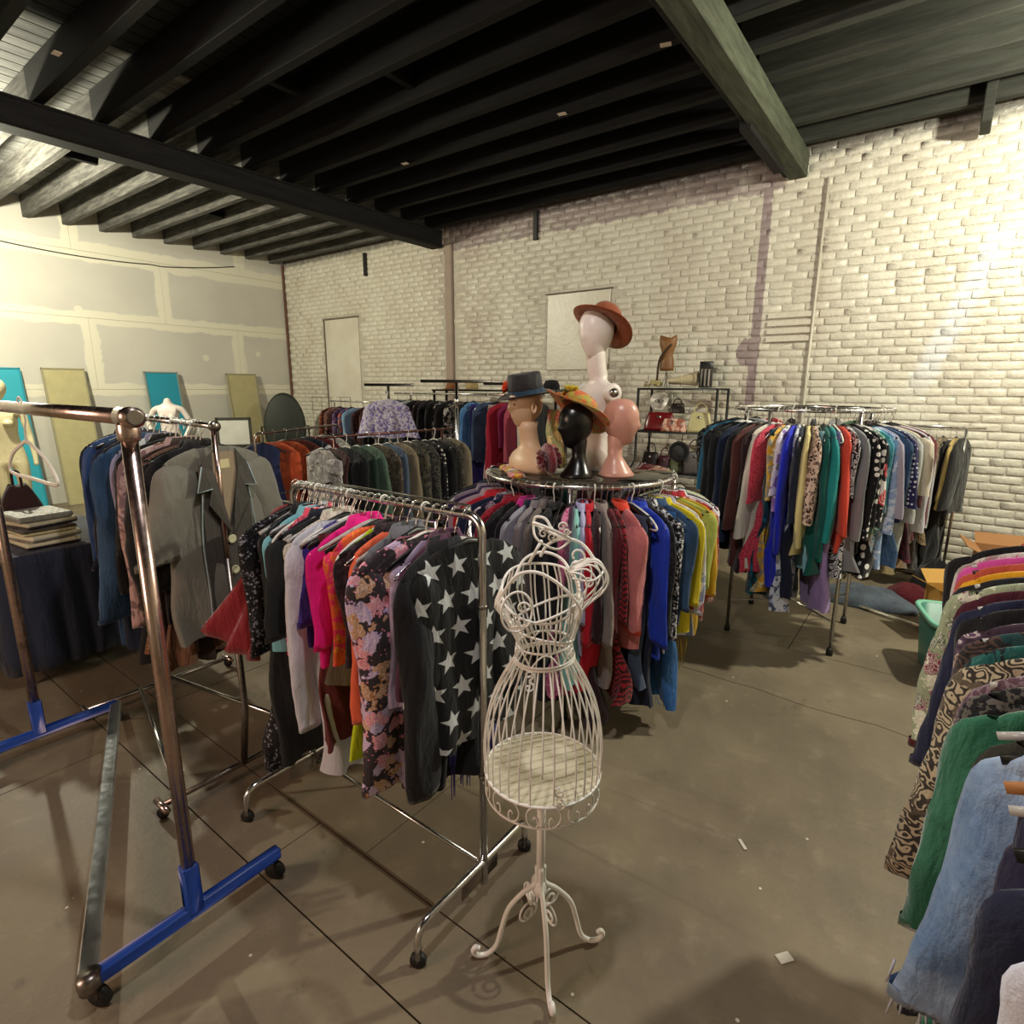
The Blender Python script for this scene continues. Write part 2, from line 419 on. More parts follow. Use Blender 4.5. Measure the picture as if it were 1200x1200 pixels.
rb = np.random.default_rng(3); BV = [brick_mb(rb) for _ in range(14)]
BME = [mesh('brick', v, f, BR, True) for v, f in BV]
holes = [(-8.80, -7.86, 0, 2.78), (-4.17, -3.27, 1.87, 2.80), (-5.93, -5.74, 0, 3.62)]
cand = []
for r_ in range(int(ZD / cz)):
    z = .04 + r_ * cz; off = (r_ % 2) * cx / 2 + (rb.random() - .5) * .02
    if r_ % 6 == 5: off += .05
    x = XL + off - .1
    while x < XR:
        x += cx * (1 + rb.normal(0, .012))
        if x > XR - .05: break
        if any(a - .07 < x < b + .07 and c - .02 < z < d + .02 for a, b, c, d in holes): continue
        smooth = (-1.52 < x < -1.14 and 1.2 < z < 3.5) or (-3.1 < x < -2.0 and z > 2.9)
        cand.append((x, D + .02 + rb.normal(0, .0018) + (.003 if smooth else 0), z + rb.normal(0, .0012), int(rb.integers(0, 14)), rb.normal(0, .006)))
cand.sort(key=lambda c: (c[0] + .1) ** 2 * (1.0 if c[0] < -.1 else 2.5) + (c[2] - 2.35) ** 2 * .8 + (50 if c[0] > .75 else 0))
for x, y, z, k, ry in cand[:300]:
    o = bpy.data.objects.new('brick', BME[k]); o.location = (x, y, z); o.rotation_euler = (0, ry, rb.normal(0, .01)); link(o, wall)
m = MB(); Vs = []; nb = 0
for x, y, z, k, ry in cand[300:]:
    m.add(BV[k][0] + [x, y, z], BV[k][1])
m.obj('brick_courses', BR, wall, kind='stuff')
# flat infill panels and the brown post in the wall
MB().box((-8.33, D + .012, 1.39), (.90, .02, 2.78), .004).obj('door_panel', PARGE, wall, smooth=False, label='flat painted-over door panel in the brick wall')
m = MB()
for (x0, x1, z0, z1) in ((-8.80, -8.775, 0, 2.79), (-8.80, -7.87, 2.775, 2.80)): m.box(((x0 + x1) / 2, D + .0, (z0 + z1) / 2), (x1 - x0, .03, z1 - z0), .003)
m.obj('door_surround', simple('dusky_trim', '#6d6257', .7), wall, smooth=False)
MB().box((-3.72, D + .008, 2.335), (.87, .02, .91), .004).obj('infill_panel', PARGE, wall, smooth=False, label='smooth white infill panel of a blocked window')
MB().box((-3.72, D + .006, 2.80), (.93, .035, .012)).obj('lintel', simple('dusky_trim', '#6d6257', .7), wall, smooth=False)
MB().box((-5.835, D - .0, 1.80), (.13, .05, 3.60), .01).obj('timber_post', simple('pink_brown_post', '#a08d80', .55, 0, .12, 5), wall, smooth=False, label='brownish pink painted post let into the brickwork')
for i in range(4):
    MB().box((-1.32, D + .004, 2.14 + i * .075), (.40, .03, .052), .005).obj('long_brick', BR, wall, smooth=False)
m = MB(); m.tube([(-1.105, D - .012, 0), (-1.105, D - .012, 3.55)], .012, 8); m.obj('conduit', PARGE, wall, label='thin painted vertical conduit')
for x, z in ((-7.62, 3.55), (-4.35, 3.63)):
    MB().box((x, D - .0, z), (.06, .06, .34), .005).obj('joist_hanger', simple('black_paint', '#141314', .5), wall, smooth=False)

# ---- plasterboard wall on the left
def m_dry():
    t = NT('unpainted_plasterboard'); p = t.pos(); sep = t.n('SeparateXYZ'); t.l(p, sep.inputs[0]); X, Y, Z = sep.outputs
    w = t.math('MULTIPLY', t.math('SUBTRACT', t.noise(2.6, 5, p, .6), .5), .16); w2 = t.math('MULTIPLY', t.math('SUBTRACT', t.noise(3.3, 5, p, .65, .6), .5), .14)
    def near(v, c, hw, ww): return t.step(t.math('ABSOLUTE', t.math('SUBTRACT', t.math('ADD', v, ww), c)), hw + .02, hw - .01)
    k = near(Z, 2.60, .09, w)
    for zc, hw in ((1.60, .08), (3.50, .12)): k = t.math('MAXIMUM', k, near(Z, zc, hw, w))
    for yc, lo, hi in ((4.22, 2.6, 3.5), (3.18, 1.6, 2.6), (5.36, 1.6, 2.6), (1.2, 2.6, 3.5), (.75, 1.6, 2.6), (4.25, .3, 1.6), (1.8, .3, 1.6), (5.5, 3.5, 4.1), (3.1, 3.5, 4.1)):
        v = t.math('MULTIPLY', near(Y, yc, .10, w2), t.math('MULTIPLY', t.step(Z, lo - .02, lo), t.step(Z, hi + .02, hi)))
        k = t.math('MAXIMUM', k, v)
    vr = t.voro(1.9, p, 1.0); k = t.math('MAXIMUM', k, t.math('MULTIPLY', t.step(t.math('ADD', vr.outputs['Distance'], w), .12, .10), .8))
    col = t.mix(k, t.mix(t.step(t.noise(.9, 4, p), .3, .7), srgb('#c0bdb4'), srgb('#cac7bd')), srgb('#dcd8c6'))
    t.col(col); t.set(.75, 0, .3); t.bump(t.math('ADD', t.math('MULTIPLY', k, .6), t.math('MULTIPLY', t.noise(30, 3, p), .2)), .25, .01); return t.m
DRY = m_dry()
wl = MB().box((XL - .08, (D + YF) / 2, ZD / 2), (.12, D - YF, ZD)).obj('wall_left', DRY, kind='structure', smooth=False)
def panels(z0, z1, ys):
    for a, b in zip(ys[:-1], ys[1:]):
        MB().box((XL - .01, (a + b) / 2, (z0 + z1) / 2), (.02, b - a - .003, z1 - z0 - .003), .0015).obj('drywall_panel', DRY, wl, smooth=False)
panels(0, .38, [YF, .4, 2.8, 5.3, D]); panels(.38, 1.60, [YF, -.6, 1.8, 4.25, D]); panels(1.60, 2.60, [YF, -1.6, .75, 3.18, 5.36, D])
panels(2.60, 3.50, [YF, -1.2, 1.2, 4.22, D]); panels(3.50, ZD, [YF, .7, 3.1, 5.5, D])
MB().box((XL + .03, D - .0, 1.9), (.05, .03, 3.8), .003).obj('corner_strip', simple('rusty_strip', '#6b4a3a', .8, 0, .3, 14), wl, smooth=False)
m = MB(); pts = [(XL + .02, y, 3.42 + .16 * ((y - 3.2) / 1.8) ** 2 - (.02 if y > 4.2 else 0)) for y in np.linspace(1.6, 5.4, 24)]
m.tube(smoothpath(pts, 3), .007, 6)
tag(m.obj('cable', simple('black_cable', '#191817', .5)), 'thin black cable drooping across the top of the plasterboard wall', 'cable')

# ---- other walls that close the room behind the camera
PW = simple('old_cream_paint', '#b9b09c', .8, 0, .1, 3)
MB().box((XR + .05, (D + YF) / 2, ZD / 2), (.1, D - YF, ZD)).obj('wall_right', PW, kind='structure', smooth=False)
MB().box(((XL + XR) / 2, YF - .05, ZD / 2), (XR - XL, .1, ZD)).obj('wall_front', PW, kind='structure', smooth=False)

# ---- ceiling: boards, joists, beams
def m_timber(name, c1, c2, sc=1.0, axis=0):
    t = NT(name); p = t.pos(); mp = t.n('Mapping'); mp.inputs['Scale'].default_value = (1, 9, 9) if axis == 0 else (9, 1, 9); t.l(p, mp.inputs[0])
    g = t.noise(3 * sc, 6, mp.outputs[0], .65, .4); t.col(t.mix(t.step(g, .3, .75), srgb(c1), srgb(c2)))
    t.set(.75, 0, .2); t.bump(g, .25, .01); return t.m
def m_deck():
    t = NT('deck_boards'); p = t.pos(); sep = t.n('SeparateXYZ'); t.l(p, sep.inputs[0]); X = sep.outputs[0]
    mp = t.n('Mapping'); mp.inputs['Scale'].default_value = (9, 1, 9); t.l(p, mp.inputs[0]); g = t.noise(3, 6, mp.outputs[0], .65, .4)
    g2 = t.math('ADD', t.math('MULTIPLY', t.rnd(), .3), g)
    grey = t.mix(t.step(g2, .3, .95), srgb('#4a4a49'), srgb('#8a8a86'))
    dark = t.mix(t.step(g, .3, .7), srgb('#0a090a'), srgb('#141213'))
    t.col(t.mix(t.step(X, -5.25, -5.15), grey, dark)); t.set(.65, 0, .3); t.bump(g, .4, .01); return t.m  # grey where the left lamp reaches the boards, dark where it does not
DECK = m_deck(); JBLK = m_timber('unlit_black_joist', '#080707', '#121011'); JGRY = m_timber('lit_grey_joist', '#3b3a38', '#6a6863')  # joist colours carry the bay lighting: black for unlit, grey for lit
JGRN = m_timber('lit_green_grey_joist', '#2d2e2a', '#3c3d37'); BEAM = m_timber('black_beam', '#191819', '#252424', axis=1); BEAMG = m_timber('green_lit_beam', '#3c3f34', '#565a4a', axis=1)  # green cast of the right lamp mixed into these joist and beam colours
ceil = MB().box(((XL + XR) / 2, (D + YF) / 2, ZD + .06), (XR - XL, D - YF, .06)).obj('ceiling', JBLK, kind='structure', smooth=False)
x = XL
while x < XR:
    wd = .145; MB().box((x + wd / 2, (D + YF) / 2, ZD + .015), (wd - .007, D - YF, .025), .003).obj('plank', DECK, ceil, smooth=False); x += wd
for k in range(-15, 9):
    y = 2.60 + .43 * k
    if y < YF + .1 or y > D + .01: continue
    for x0, x1, mt in ((XL - .02, -6.05, JGRY), (-6.05, -1.38, JBLK), (-1.38, XR, JGRN)):
        MB().box(((x0 + x1) / 2, y + .045 + random.uniform(-.008, .008), (ZJ + ZD) / 2), (x1 - x0 - .002, .075, ZD - ZJ), .004, ).obj('joist', mt, ceil, smooth=False)
# short blocking pieces between joists
for x, y in ((-3.55, 3.05), (-4.35, 2.62), (-8.1, 3.9), (-7.3, 2.2)):
    MB().box((x, y + .28, 3.93), (.06, .35, .12), .004).obj('blocking', JBLK, ceil, smooth=False)
b1 = MB().box((-6.05, (D + YF) / 2, 3.69), (.20, D - YF, .22), .006).obj('trim_1', BEAM, kind='structure', smooth=False)
for z in (3.60, 3.785): MB().box((-5.945, (D + YF) / 2, z), (.03, D - YF, .02), .004).obj('beam_flange', BEAM, b1, smooth=False)
b2 = MB().box((-1.37, (D + YF) / 2, 3.69), (.16, D - YF, .21), .006).obj('trim_2', BEAMG, kind='structure', smooth=False)
MB().box((-1.475, (D + YF) / 2, 3.70), (.05, D - YF, .17), .006).obj('side_plank', BEAM, b2, smooth=False)
MB().box((-1.46, 5.4, 3.60), (.09, 1.1, .10), .006).obj('splice_plate', BEAM, b2, smooth=False)
for y in (4.4, 5.35, 6.0): MB().box((-1.46, y, 3.645), (.004, .05, .03)).obj('nail_plate', simple('pale_scrap', '#cfc8bb', .6), b2, smooth=False)
# wall bracket of two hooked joist ends on the right
MB().box((-.02, 6.05, 3.78), (.07, .30, .34), .008).obj('bracket', JGRN, ceil, smooth=False)
# pale paper tags stuck under joists
TAG = simple('pale_paper_tag', '#dcc9bb', .7)
for i, (x, y, lb) in enumerate(((-5.0, 1.64, 'pale paper tag on the ceiling joist at upper left'), (-4.54, 4.30, 'small pale tag on the joist above the tall T-rack'), (-2.75, 4.33, 'small pale tag on the joist above the mannequin'), (-1.72, 3.92, 'pale scrap on the joist beside the greenish beam'))):
    o = MB().box((0, 0, 0), (.07, .045, .004), .001).obj('paper_tag', TAG, smooth=False, loc=(x, y + .0, 3.797), rot=(0, 0, .1 * i)); tag(o, lb, 'tag', 'paper tags on the ceiling joists')
# ================================================================ GARMENTS AND HANGERS
def hermite(xs, pts):
    P = np.array(pts, float); return np.interp(xs, P[:, 0], P[:, 1])

def body_mesh(L, sw=.20, bw=.19, hw=.20, T=.03, Th=.035, neck=.065, top=-.085, waist=None, fold=.012, kf=26, bend=0.0, seed=0, sh=.062, n=26, m=36, hemwave=.01, flare=0.0, strap=False, gather=0.0, hemdrop=0.0):
    r = np.random.default_rng(seed); s = np.concatenate([np.linspace(0, 1, 8)[:-1] * sh, sh + np.linspace(0, 1, n - 7) ** 1.15 * (L - sh)])
    ph = r.random(6) * 6.28; z = top - s; u = np.clip(s / sh, 0, 1)
    w = np.where(s < sh, neck + (sw - neck) * np.sin(u * PI / 2) ** .85, 0)
    v = np.clip((s - sh) / max(1e-6, L - sh), 0, 1); wz = hermite(v, [(0, sw), (.12, bw), (.45, waist if waist else (bw + hw) / 2), (1, hw + flare)])
    w = np.where(s < sh, w, wz); t = hermite(s, [(0, .012), (sh, .016), (sh + .15, T), (L, Th)])
    th = np.arange(m) / m * 2 * PI; c, sn = np.cos(th), np.sin(th)
    ex = np.sign(c) * abs(c) ** .85; ey = np.sign(sn) * abs(sn) ** .75
    X = w[:, None] * ex[None]; A = (fold * np.clip((s - sh * .6) / .35, 0, 1.6))[:, None]
    side = (np.sin(X * kf + ph[0] + 2.2 * np.sin(z * 5 + ph[1])[:, None]) + .55 * np.sin(X * kf * 2.3 + ph[2] + 1.5 * np.sin(z * 9 + ph[3])[:, None]))
    Y = t[:, None] * ey[None] * (1 + .35 * np.sin(X * kf * 1.7 + ph[4])) + A * side + bend * (X / .2) ** 2 * (.4 + v)[:, None]
    Z = z[:, None] - (hemwave * v[:, None] * np.sin(X * 19 + ph[5])) - hemdrop * v[:, None] * (1 - (X / (abs(w[:, None]) + .02)) ** 2)
    X = X + .006 * np.sin(z * 17 + ph[2])[:, None] * v[:, None]
    if strap: Z[0] -= .0
    return np.stack([X, Y, Z], 2)

def sleeve_mesh(sgn, Ls, sw=.20, w0=.085, w1=.052, T=.028, ang=.10, swing=0.0, seed=0, top=-.085, sh=.062, n=16, m=14, puff=0.0, fold=.006):
    r = np.random.default_rng(seed + 99 * (sgn > 0)); v = np.linspace(0, 1, n) ** 1.1; s = v * Ls; ph = r.random(5) * 6.28
    wd = hermite(v, [(0, w0 * .25), (.05, w0 * .7), (.14, w0), (.55, (w0 + w1) / 2), (1, w1)]) * (1 + puff * np.sin(v * PI))
    tt = hermite(v, [(0, .010), (.10, T * .8), (.3, T), (1, T * .8)]) * (1 + puff * np.sin(v * PI))
    cx_ = (sw - .018) + ang * s - .035 * np.clip(v / .14, 0, 1) * (w0 / .085) + .007 * np.sin(s * 7 + ph[0]); cy_ = swing * s + .008 * np.sin(s * 6 + ph[1]); z = top - sh + .006 - s
    th = np.arange(m) / m * 2 * PI; c, sn = np.cos(th), np.sin(th)
    wr = 1 + .05 * np.sin(z[:, None] * 60 + 3 * c[None] + ph[2]) * v[:, None] + .13 * np.sin(3 * th[None] + 9 * z[:, None] + ph[3]) + .08 * np.sin(5 * th[None] - 14 * z[:, None] + ph[1])
    X = cx_[:, None] + wd[:, None] * c[None] * (.5 * (wr + 1)) ; Y = cy_[:, None] + tt[:, None] * sn[None] * wr + fold * .5 * np.sin(z[:, None] * 18 + c[None] * 2.5 + ph[4])
    Z = np.repeat(z[:, None], m, 1) + .25 * wd[:, None] * -c[None] * 0 + .012 * c[None] * v[:, None] * -1
    return np.stack([sgn * X, Y, Z], 2)

PREF = {}
def put(name, G, mt, parent, wrap=True, cap=False):
    return MB().grid(G, wrap, cap).obj(name, mt, parent)

def hook_pts(rr):
    """hook over a rail of radius rr centred at the origin (rail along local y)"""
    R = rr + .004; a = [(R * math.cos(math.radians(t)), 0, R * math.sin(math.radians(t))) for t in range(-35, 216, 25)]
    a = a[::-1]   # starts on the far side, tip
    return a + [(R * .95, 0, -R * .9 - .008), (.006, 0, -R - .022), (0, 0, -.062), (0, 0, -.085)]
HK = {}
def hanger(kind, rr, parent_loc, rz, label, group, width=.20):
    key = (kind, rr, width)
    if key not in HK:
        m = MB(); mt = {'black': BLACKP, 'white': WHITEP, 'wire': CH, 'clear': CLEARP, 'wood': simple('wooden_hanger', '#b07a4a', .45)}[kind]
        if kind == 'wire':
            P = [(0, 0, -.08), (-width * .5, 0, -.108), (-width, 0, -.152), (-width + .012, 0, -.164), (0, 0, -.165), (width - .012, 0, -.164), (width, 0, -.152), (width * .5, 0, -.108)]
            m.tube(smoothpath(P, 3, True), .0018, 5, closed=True)
        elif kind == 'white':
            P = [(0, 0, -.078), (-width * .25, 0, -.088), (-width * .7, 0, -.113), (-width, 0, -.150), (-width + .02, 0, -.168), (0, 0, -.168), (width - .02, 0, -.168), (width, 0, -.150), (width * .7, 0, -.113), (width * .25, 0, -.088)]
            m.tube(smoothpath(P, 4, True), .0048, 7, closed=True)
        else:
            xs = np.linspace(-width, width, 15); zz = -.083 - .060 * (abs(xs) / width) ** 1.25
            m.tube(np.stack([xs, xs * 0, zz], 1), [.004 + .003 * (1 - abs(x) / width) for x in xs], 7, flat=2.2 if kind != 'clear' else 1.6)
            if kind == 'black': m.tube([(-width * .8, 0, -.131), (0, 0, -.150), (width * .8, 0, -.131)], .003, 6)
        hk = MB().tube(hook_pts(rr), .0017, 6)
        if kind == 'white': hk = MB().tube(hook_pts(rr), .003, 6)
        HK[key] = (m.me('hanger', mt), hk.me('hook', WHITEP if kind == 'white' else CH))
    a, b = HK[key]
    o = bpy.data.objects.new('clothes_hanger', a); o.location = parent_loc; o.rotation_euler = (0, 0, rz); link(o)
    h = bpy.data.objects.new('hook', b); link(h, o); return tag(o, label, 'hanger', group)

HN = dict(black='slim black hanger', white='white plastic hanger', wire='chrome wire hanger', clear='smoky plastic hanger', wood='wooden hanger')
CATS = dict(shirt='blouse', jacket='jacket', dress='dress', coat='coat', skirt='skirt', pants='trousers', top='blouse', shawl='shawl', sweater='sweater', vest='vest')
def garment(kind, mt, loc, rz, label, group, L=.62, sl=None, seed=0, trim=None, mt2=None, sw=.20, lo=False, rr=.0, tilt=0.0, **k):
    """kind picks the cut; local x = across the hanger, y = along the rail, origin = rail axis"""
    drop = k.pop('drop', 0.0); shf = k.pop('shift', 0.0)
    loc = (loc[0] - shf * math.cos(rz), loc[1] - shf * math.sin(rz), loc[2])
    root = empty(dict(pants='trousers', top='blouse', shirt='blouse').get(kind, kind), loc, rz, label, CATS[kind], group)
    if tilt: root.rotation_euler = (tilt, 0, rz)
    q = dict(n=18, m=26) if lo else dict(n=28, m=44); qs = dict(n=12, m=12) if lo else dict(n=20, m=20)
    trim = trim or mt; tp = -.085 - drop
    if kind in ('skirt', 'pants'):
        hw = k.get('hw', .17); wv = .15 if kind == 'skirt' else .16
        G = body_mesh(L, sw=wv, bw=wv + .01, hw=hw, T=.022, Th=k.get('Th', .035), neck=wv - .01, top=-.115 - drop, sh=.02, seed=seed, fold=k.get('fold', .016), kf=k.get('kf', 34), flare=k.get('flare', .03), **q)
        put('skirt_panel' if kind == 'skirt' else 'trouser_leg', G, mt, root)
        B_ = body_mesh(.035, sw=wv + .002, bw=wv + .002, hw=wv + .002, T=.016, Th=.018, neck=wv, top=-.108 - drop, sh=.01, seed=seed, fold=.002, n=11, m=26)
        put('waistband', B_, trim, root); return root
    C = dict(shirt=dict(T=.028, Th=.026, fold=.011), top=dict(T=.022, Th=.022, fold=.010), sweater=dict(T=.034, Th=.036, fold=.010), jacket=dict(T=.040, Th=.038, fold=.008),
             vest=dict(T=.035, Th=.035, fold=.008), dress=dict(T=.030, Th=.045, fold=.018, waist=.13, flare=.04), coat=dict(T=.045, Th=.055, fold=.012), shawl=dict(T=.02, Th=.03, fold=.02, waist=.17))[kind]
    C = dict(C); ks = {a: k.pop(a) for a in ('w0', 'w1', 'ang', 'swing', 'puff', 'sT') if a in k}; C.update(k)
    if kind in ('vest', 'shawl') or sl == 0: C.setdefault('bw', sw * .86)
    G = body_mesh(L, sw=sw, seed=seed, top=tp, **{**q, **C}); put('body', G, mt, root)
    if sl is None: sl = .55
    if sl > 0:
        if 'sT' in ks: ks['T'] = ks.pop('sT')
        st = dict(w0=.085, w1=.05, T=.026)
        if kind in ('jacket', 'coat', 'sweater'): st = dict(w0=.092, w1=.062, T=.036)
        if sl < .3: st['w1'] = st['w0'] * .9
        st.update(ks)
        for sg in (-1, 1):
            GS = sleeve_mesh(sg, sl, sw=sw, seed=seed, top=tp, **{**qs, **st}); so = put('sleeve', GS, mt2 or mt, root)
            if not lo and sl > .12:
                e = GS[-1]; cen = e.mean(0); e0 = cen + (e - cen) * 1.03
                ring = np.stack([e0 + [0, 0, .022], e0 + [0, 0, -.001], cen + (e - cen) * .9 + [0, 0, .002]]); put('cuff', ring, trim, so)
    if kind in ('shirt', 'jacket', 'coat') and not lo:
        th = np.arange(16) / 16 * 2 * PI; a = .066; rows_ = []
        for rx, ry, z in ((a, .020, tp - .012), (a * .86, .022, tp + .020), (a * .9, .027, tp + .024), (a * 1.18, .038, tp - .012)):
            rows_.append(np.stack([rx * np.cos(th), ry * np.sin(th), np.full(16, z)], 1))
        put('collar', np.array(rows_), trim, root)
    return root

def fringe(parent, mt, hw, z0, Lf, n=26, th=.0016, yj=.02, seed=0):
    r = np.random.default_rng(seed); m = MB()
    for i in range(n):
        x = -hw + 2 * hw * (i + r.random() * .6) / n; y = (r.random() - .5) * yj; l = Lf * (.75 + .4 * r.random()); d = (r.random() - .5) * .02
        m.tube([(x, y, z0 + .01), (x + d * .5, y, z0 - l * .5), (x + d, y + d * .4, z0 - l)], [th, th, th * .7], 5)
    return m.obj('fringe', mt, parent, kind='stuff')

# palette of fabrics
F = cloth
BK = F('plain', '#17161a'); NV = F('plain', '#1b2236'); CHR = F('plain', '#3a3a3d'); GRY = F('plain', '#77757a'); WHT = F('plain', '#dcdbe0'); CRM = F('plain', '#d3c69c')
BRN = F('plain', '#4b2a28'); MAR = F('plain', '#5c1622'); RED = F('plain', '#b5152a'); TAU = F('plain', '#857972'); DBR = F('plain', '#2c1b1e')
DEN = F('denim', '#27405f', '#44638c'); DENL = F('denim', '#5f84ae', '#98b4d4'); DENM = F('denim', '#2e62a6', '#4b82c4')
# ================================================================ FRONT RAIL (round-cornered chrome rack, rail along x at y=1.21)
def caster(parent, x, y, r=.024, mt=None):
    m = MB(); m.lathe([(r, -.008), (r * 1.02, -.004), (r * 1.02, .004), (r, .008)], 18)
    o = m.obj('caster', mt or RUBBER, parent, loc=(x, y, r), rot=(PI / 2, 0, .5))
    MB().box((0, 0, 0), (.006, r * 1.5, .022), .002).obj('fork', CHD, o, rot=(0, 0, 0), loc=(0, r * .5, 0)); return o

fr = empty('garment_rack', (-1.45, 1.21, 0), 0, 'round-cornered chrome rack packed with bright clothes, centre left in front', 'rack')
x0, x1 = .44, -.50; zt = 1.29; R = .05
def rel(P, o): return [(p[0] - o[0], p[1] - o[1], p[2] - o[2]) for p in P]
top = [(x0, 0, .04), (x0, 0, zt - R)] + arc((x0 - R, 0, zt - R), R, 0, 90, 7) + arc((x1 + R, 0, zt - R), R, 90, 180, 7) + [(x1, 0, zt - R), (x1, 0, .04)]
MB().tube([(x0, 0, .05), (x0, 0, zt - R)] + arc((x0 - R, 0, zt - R), R, 0, 90, 7)[1:] + arc((x1 + R, 0, zt - R), R, 90, 180, 7) + [(x1, 0, .05)], .013, 12).obj('rail', CH, fr)
for xx in (x0, x1):
    P = [(xx, -.30, .03), (xx, -.30, .09)] + [(xx, -.30 + .05 - .05 * math.cos(math.radians(a)), .09 + .045 * math.sin(math.radians(a))) for a in (25, 50, 75, 90)] + [(xx, .19, .135)] + [(xx, .19 + .04 * math.sin(math.radians(a)), .095 + .04 * math.cos(math.radians(a))) for a in (30, 60, 90)] + [(xx, .23, .03)]
    MB().tube(P, .012, 10).obj('foot_bar', CH, fr)
    MB().box((xx, -.02, .10), (.006, .18, .07), .002).obj('gusset', CHD, fr)
    caster(fr, xx, -.30); caster(fr, xx, .23)
MB().tube([(x0, -.01, .13), (x1, -.01, .13)], .008, 8).obj('cross_bar', CH, fr)
for zz in (1.02, .45):
    MB().lathe([(.0145, -.006), (.0155, 0), (.0145, .006)], 12, (x0, 0, zz)).obj('ferrule', CHD, fr)

GF = 'clothes on the front chrome rack'
front = [ # x, description, kind, fabric, L, sleeve, options
 (-1.93, 'sheer red ruffled top blown out sideways at the far end', 'top', F('plain', '#850a18', rough=.6, sheen=.4), .60, 0, dict(red=1)),
 (-1.90, 'long black sequinned dress', 'dress', F('sequin', '#15151a', '#8b8b99'), 1.0, 0.46, dict(w0=.09, w1=.07, sw=.21)),
 (-1.86, 'black satin coat', 'coat', F('plain', '#1b1d22', rough=.4), 0.96, 0.4, {}),
 (-1.82, 'pale aqua blouse', 'shirt', F('plain', '#7fc3cf'), 0.5, 0.36, {}),
 (-1.785, 'coral and white zebra print blouse', 'shirt', F('splash', '#e4566e', '#ecdfe6', '#4a3550'), 0.48, 0.34, {}),
 (-1.75, 'midnight blue jacket', 'jacket', F('plain', '#151829'), 0.5, 0.3, dict(w0=.10)),
 (-1.71, 'black kimono with a wide cape sleeve', 'top', F('plain', '#1d2022'), 0.44, 0.33, dict(w0=.13, w1=.14, sw=.20)),
 (-1.675, 'cream lace blouse', 'shirt', F('speckle', '#cfc9bd', '#b3ab9c', sc=1.4), 0.6, 0.34, {}),
 (-1.64, 'long white tunic', 'dress', F('plain', '#d5d6e4'), .94, .66, dict(waist=.14, hw=.12, flare=0, bw=.15, shift=.04)),
 (-1.60, 'deep purple velvet top', 'top', F('plain', '#3b2a86', rough=.6), 0.42, 0.27, {}),
 (-1.565, 'burgundy trousers', 'pants', F('plain', '#6b2a30'), 0.76, 0, {}),
 (-1.53, 'hot pink wide-sleeved shirt', 'shirt', F('plain', '#f2108c', rough=.7), 0.46, 0.33, dict(w0=.105, w1=.10, sw=.18)),
 (-1.495, 'olive grey shorts', 'skirt', F('plain', '#6a6152'), 0.4, 0, dict(hw=.17, drop=.10)),
 (-1.46, 'orange and pink tie-dye top', 'top', F('splash', '#f0693a', '#f2356e', '#f7a13a'), 0.44, 0.35, {}),
 (-1.425, 'neon yellow tank top', 'top', F('plain', '#d8ee22', rough=.7), 0.76, 0, dict(sw=.16)),
 (-1.39, 'black blouse with pearl buttons', 'shirt', F('speckle', '#1c1418', '#3a2530'), 0.42, 0.33, {}),
 (-1.355, 'coral orange cardigan', 'sweater', F('plain', '#f4704e'), 0.56, 0.54, dict(w0=.075, w1=.05)),
 (-1.32, 'steel grey long jacket', 'coat', F('plain', '#6d6e76'), 0.72, 0.56, dict(w0=.08, w1=.055, hw=.11, bw=.16, waist=.13)),
 (-1.28, 'mauve pink tunic', 'dress', F('plain', '#93566c'), 0.70, .45, dict(waist=.12, hw=.09, flare=0, bw=.15)),
 (-1.235, 'floral maxi dress in purple, pink and tan on black', 'dress', F('floral', '#3a3238', '#c4acdf', '#e68aa2', '#c08a60', sc=1.5), 0.8, 0.72, dict(w0=.085, w1=.07, sT=.045, swing=.01, ang=-.01, sw=.20, shift=.05, hw=.10, bw=.15, waist=.11, flare=0)),
 (-1.19, 'pale lilac knit with lace collar', 'sweater', F('plain', '#b9a6c4'), .50, .16, dict(sw=.14)),
 (-1.155, 'plum mesh blouse', 'shirt', F('plain', '#56324a'), .46, .26, dict(sw=.16)),
 (-1.115, 'long black knitted cardigan', 'coat', F('plain', '#16161d'), 0.76, 0.68, dict(w0=.075, w1=.06, sT=.045, shift=.05, ang=-.02, hw=.09, bw=.12, waist=.10)),
 (-1.065, 'black sweater with large white stars', 'sweater', F('stars', '#101013', '#c9cdd2'), 0.62, 0.44, dict(sw=.195, bw=.205, hw=.205, w0=.085, w1=.07, neck=.09, ang=.02, T=.03, Th=.03)),
]
RX = -1.45
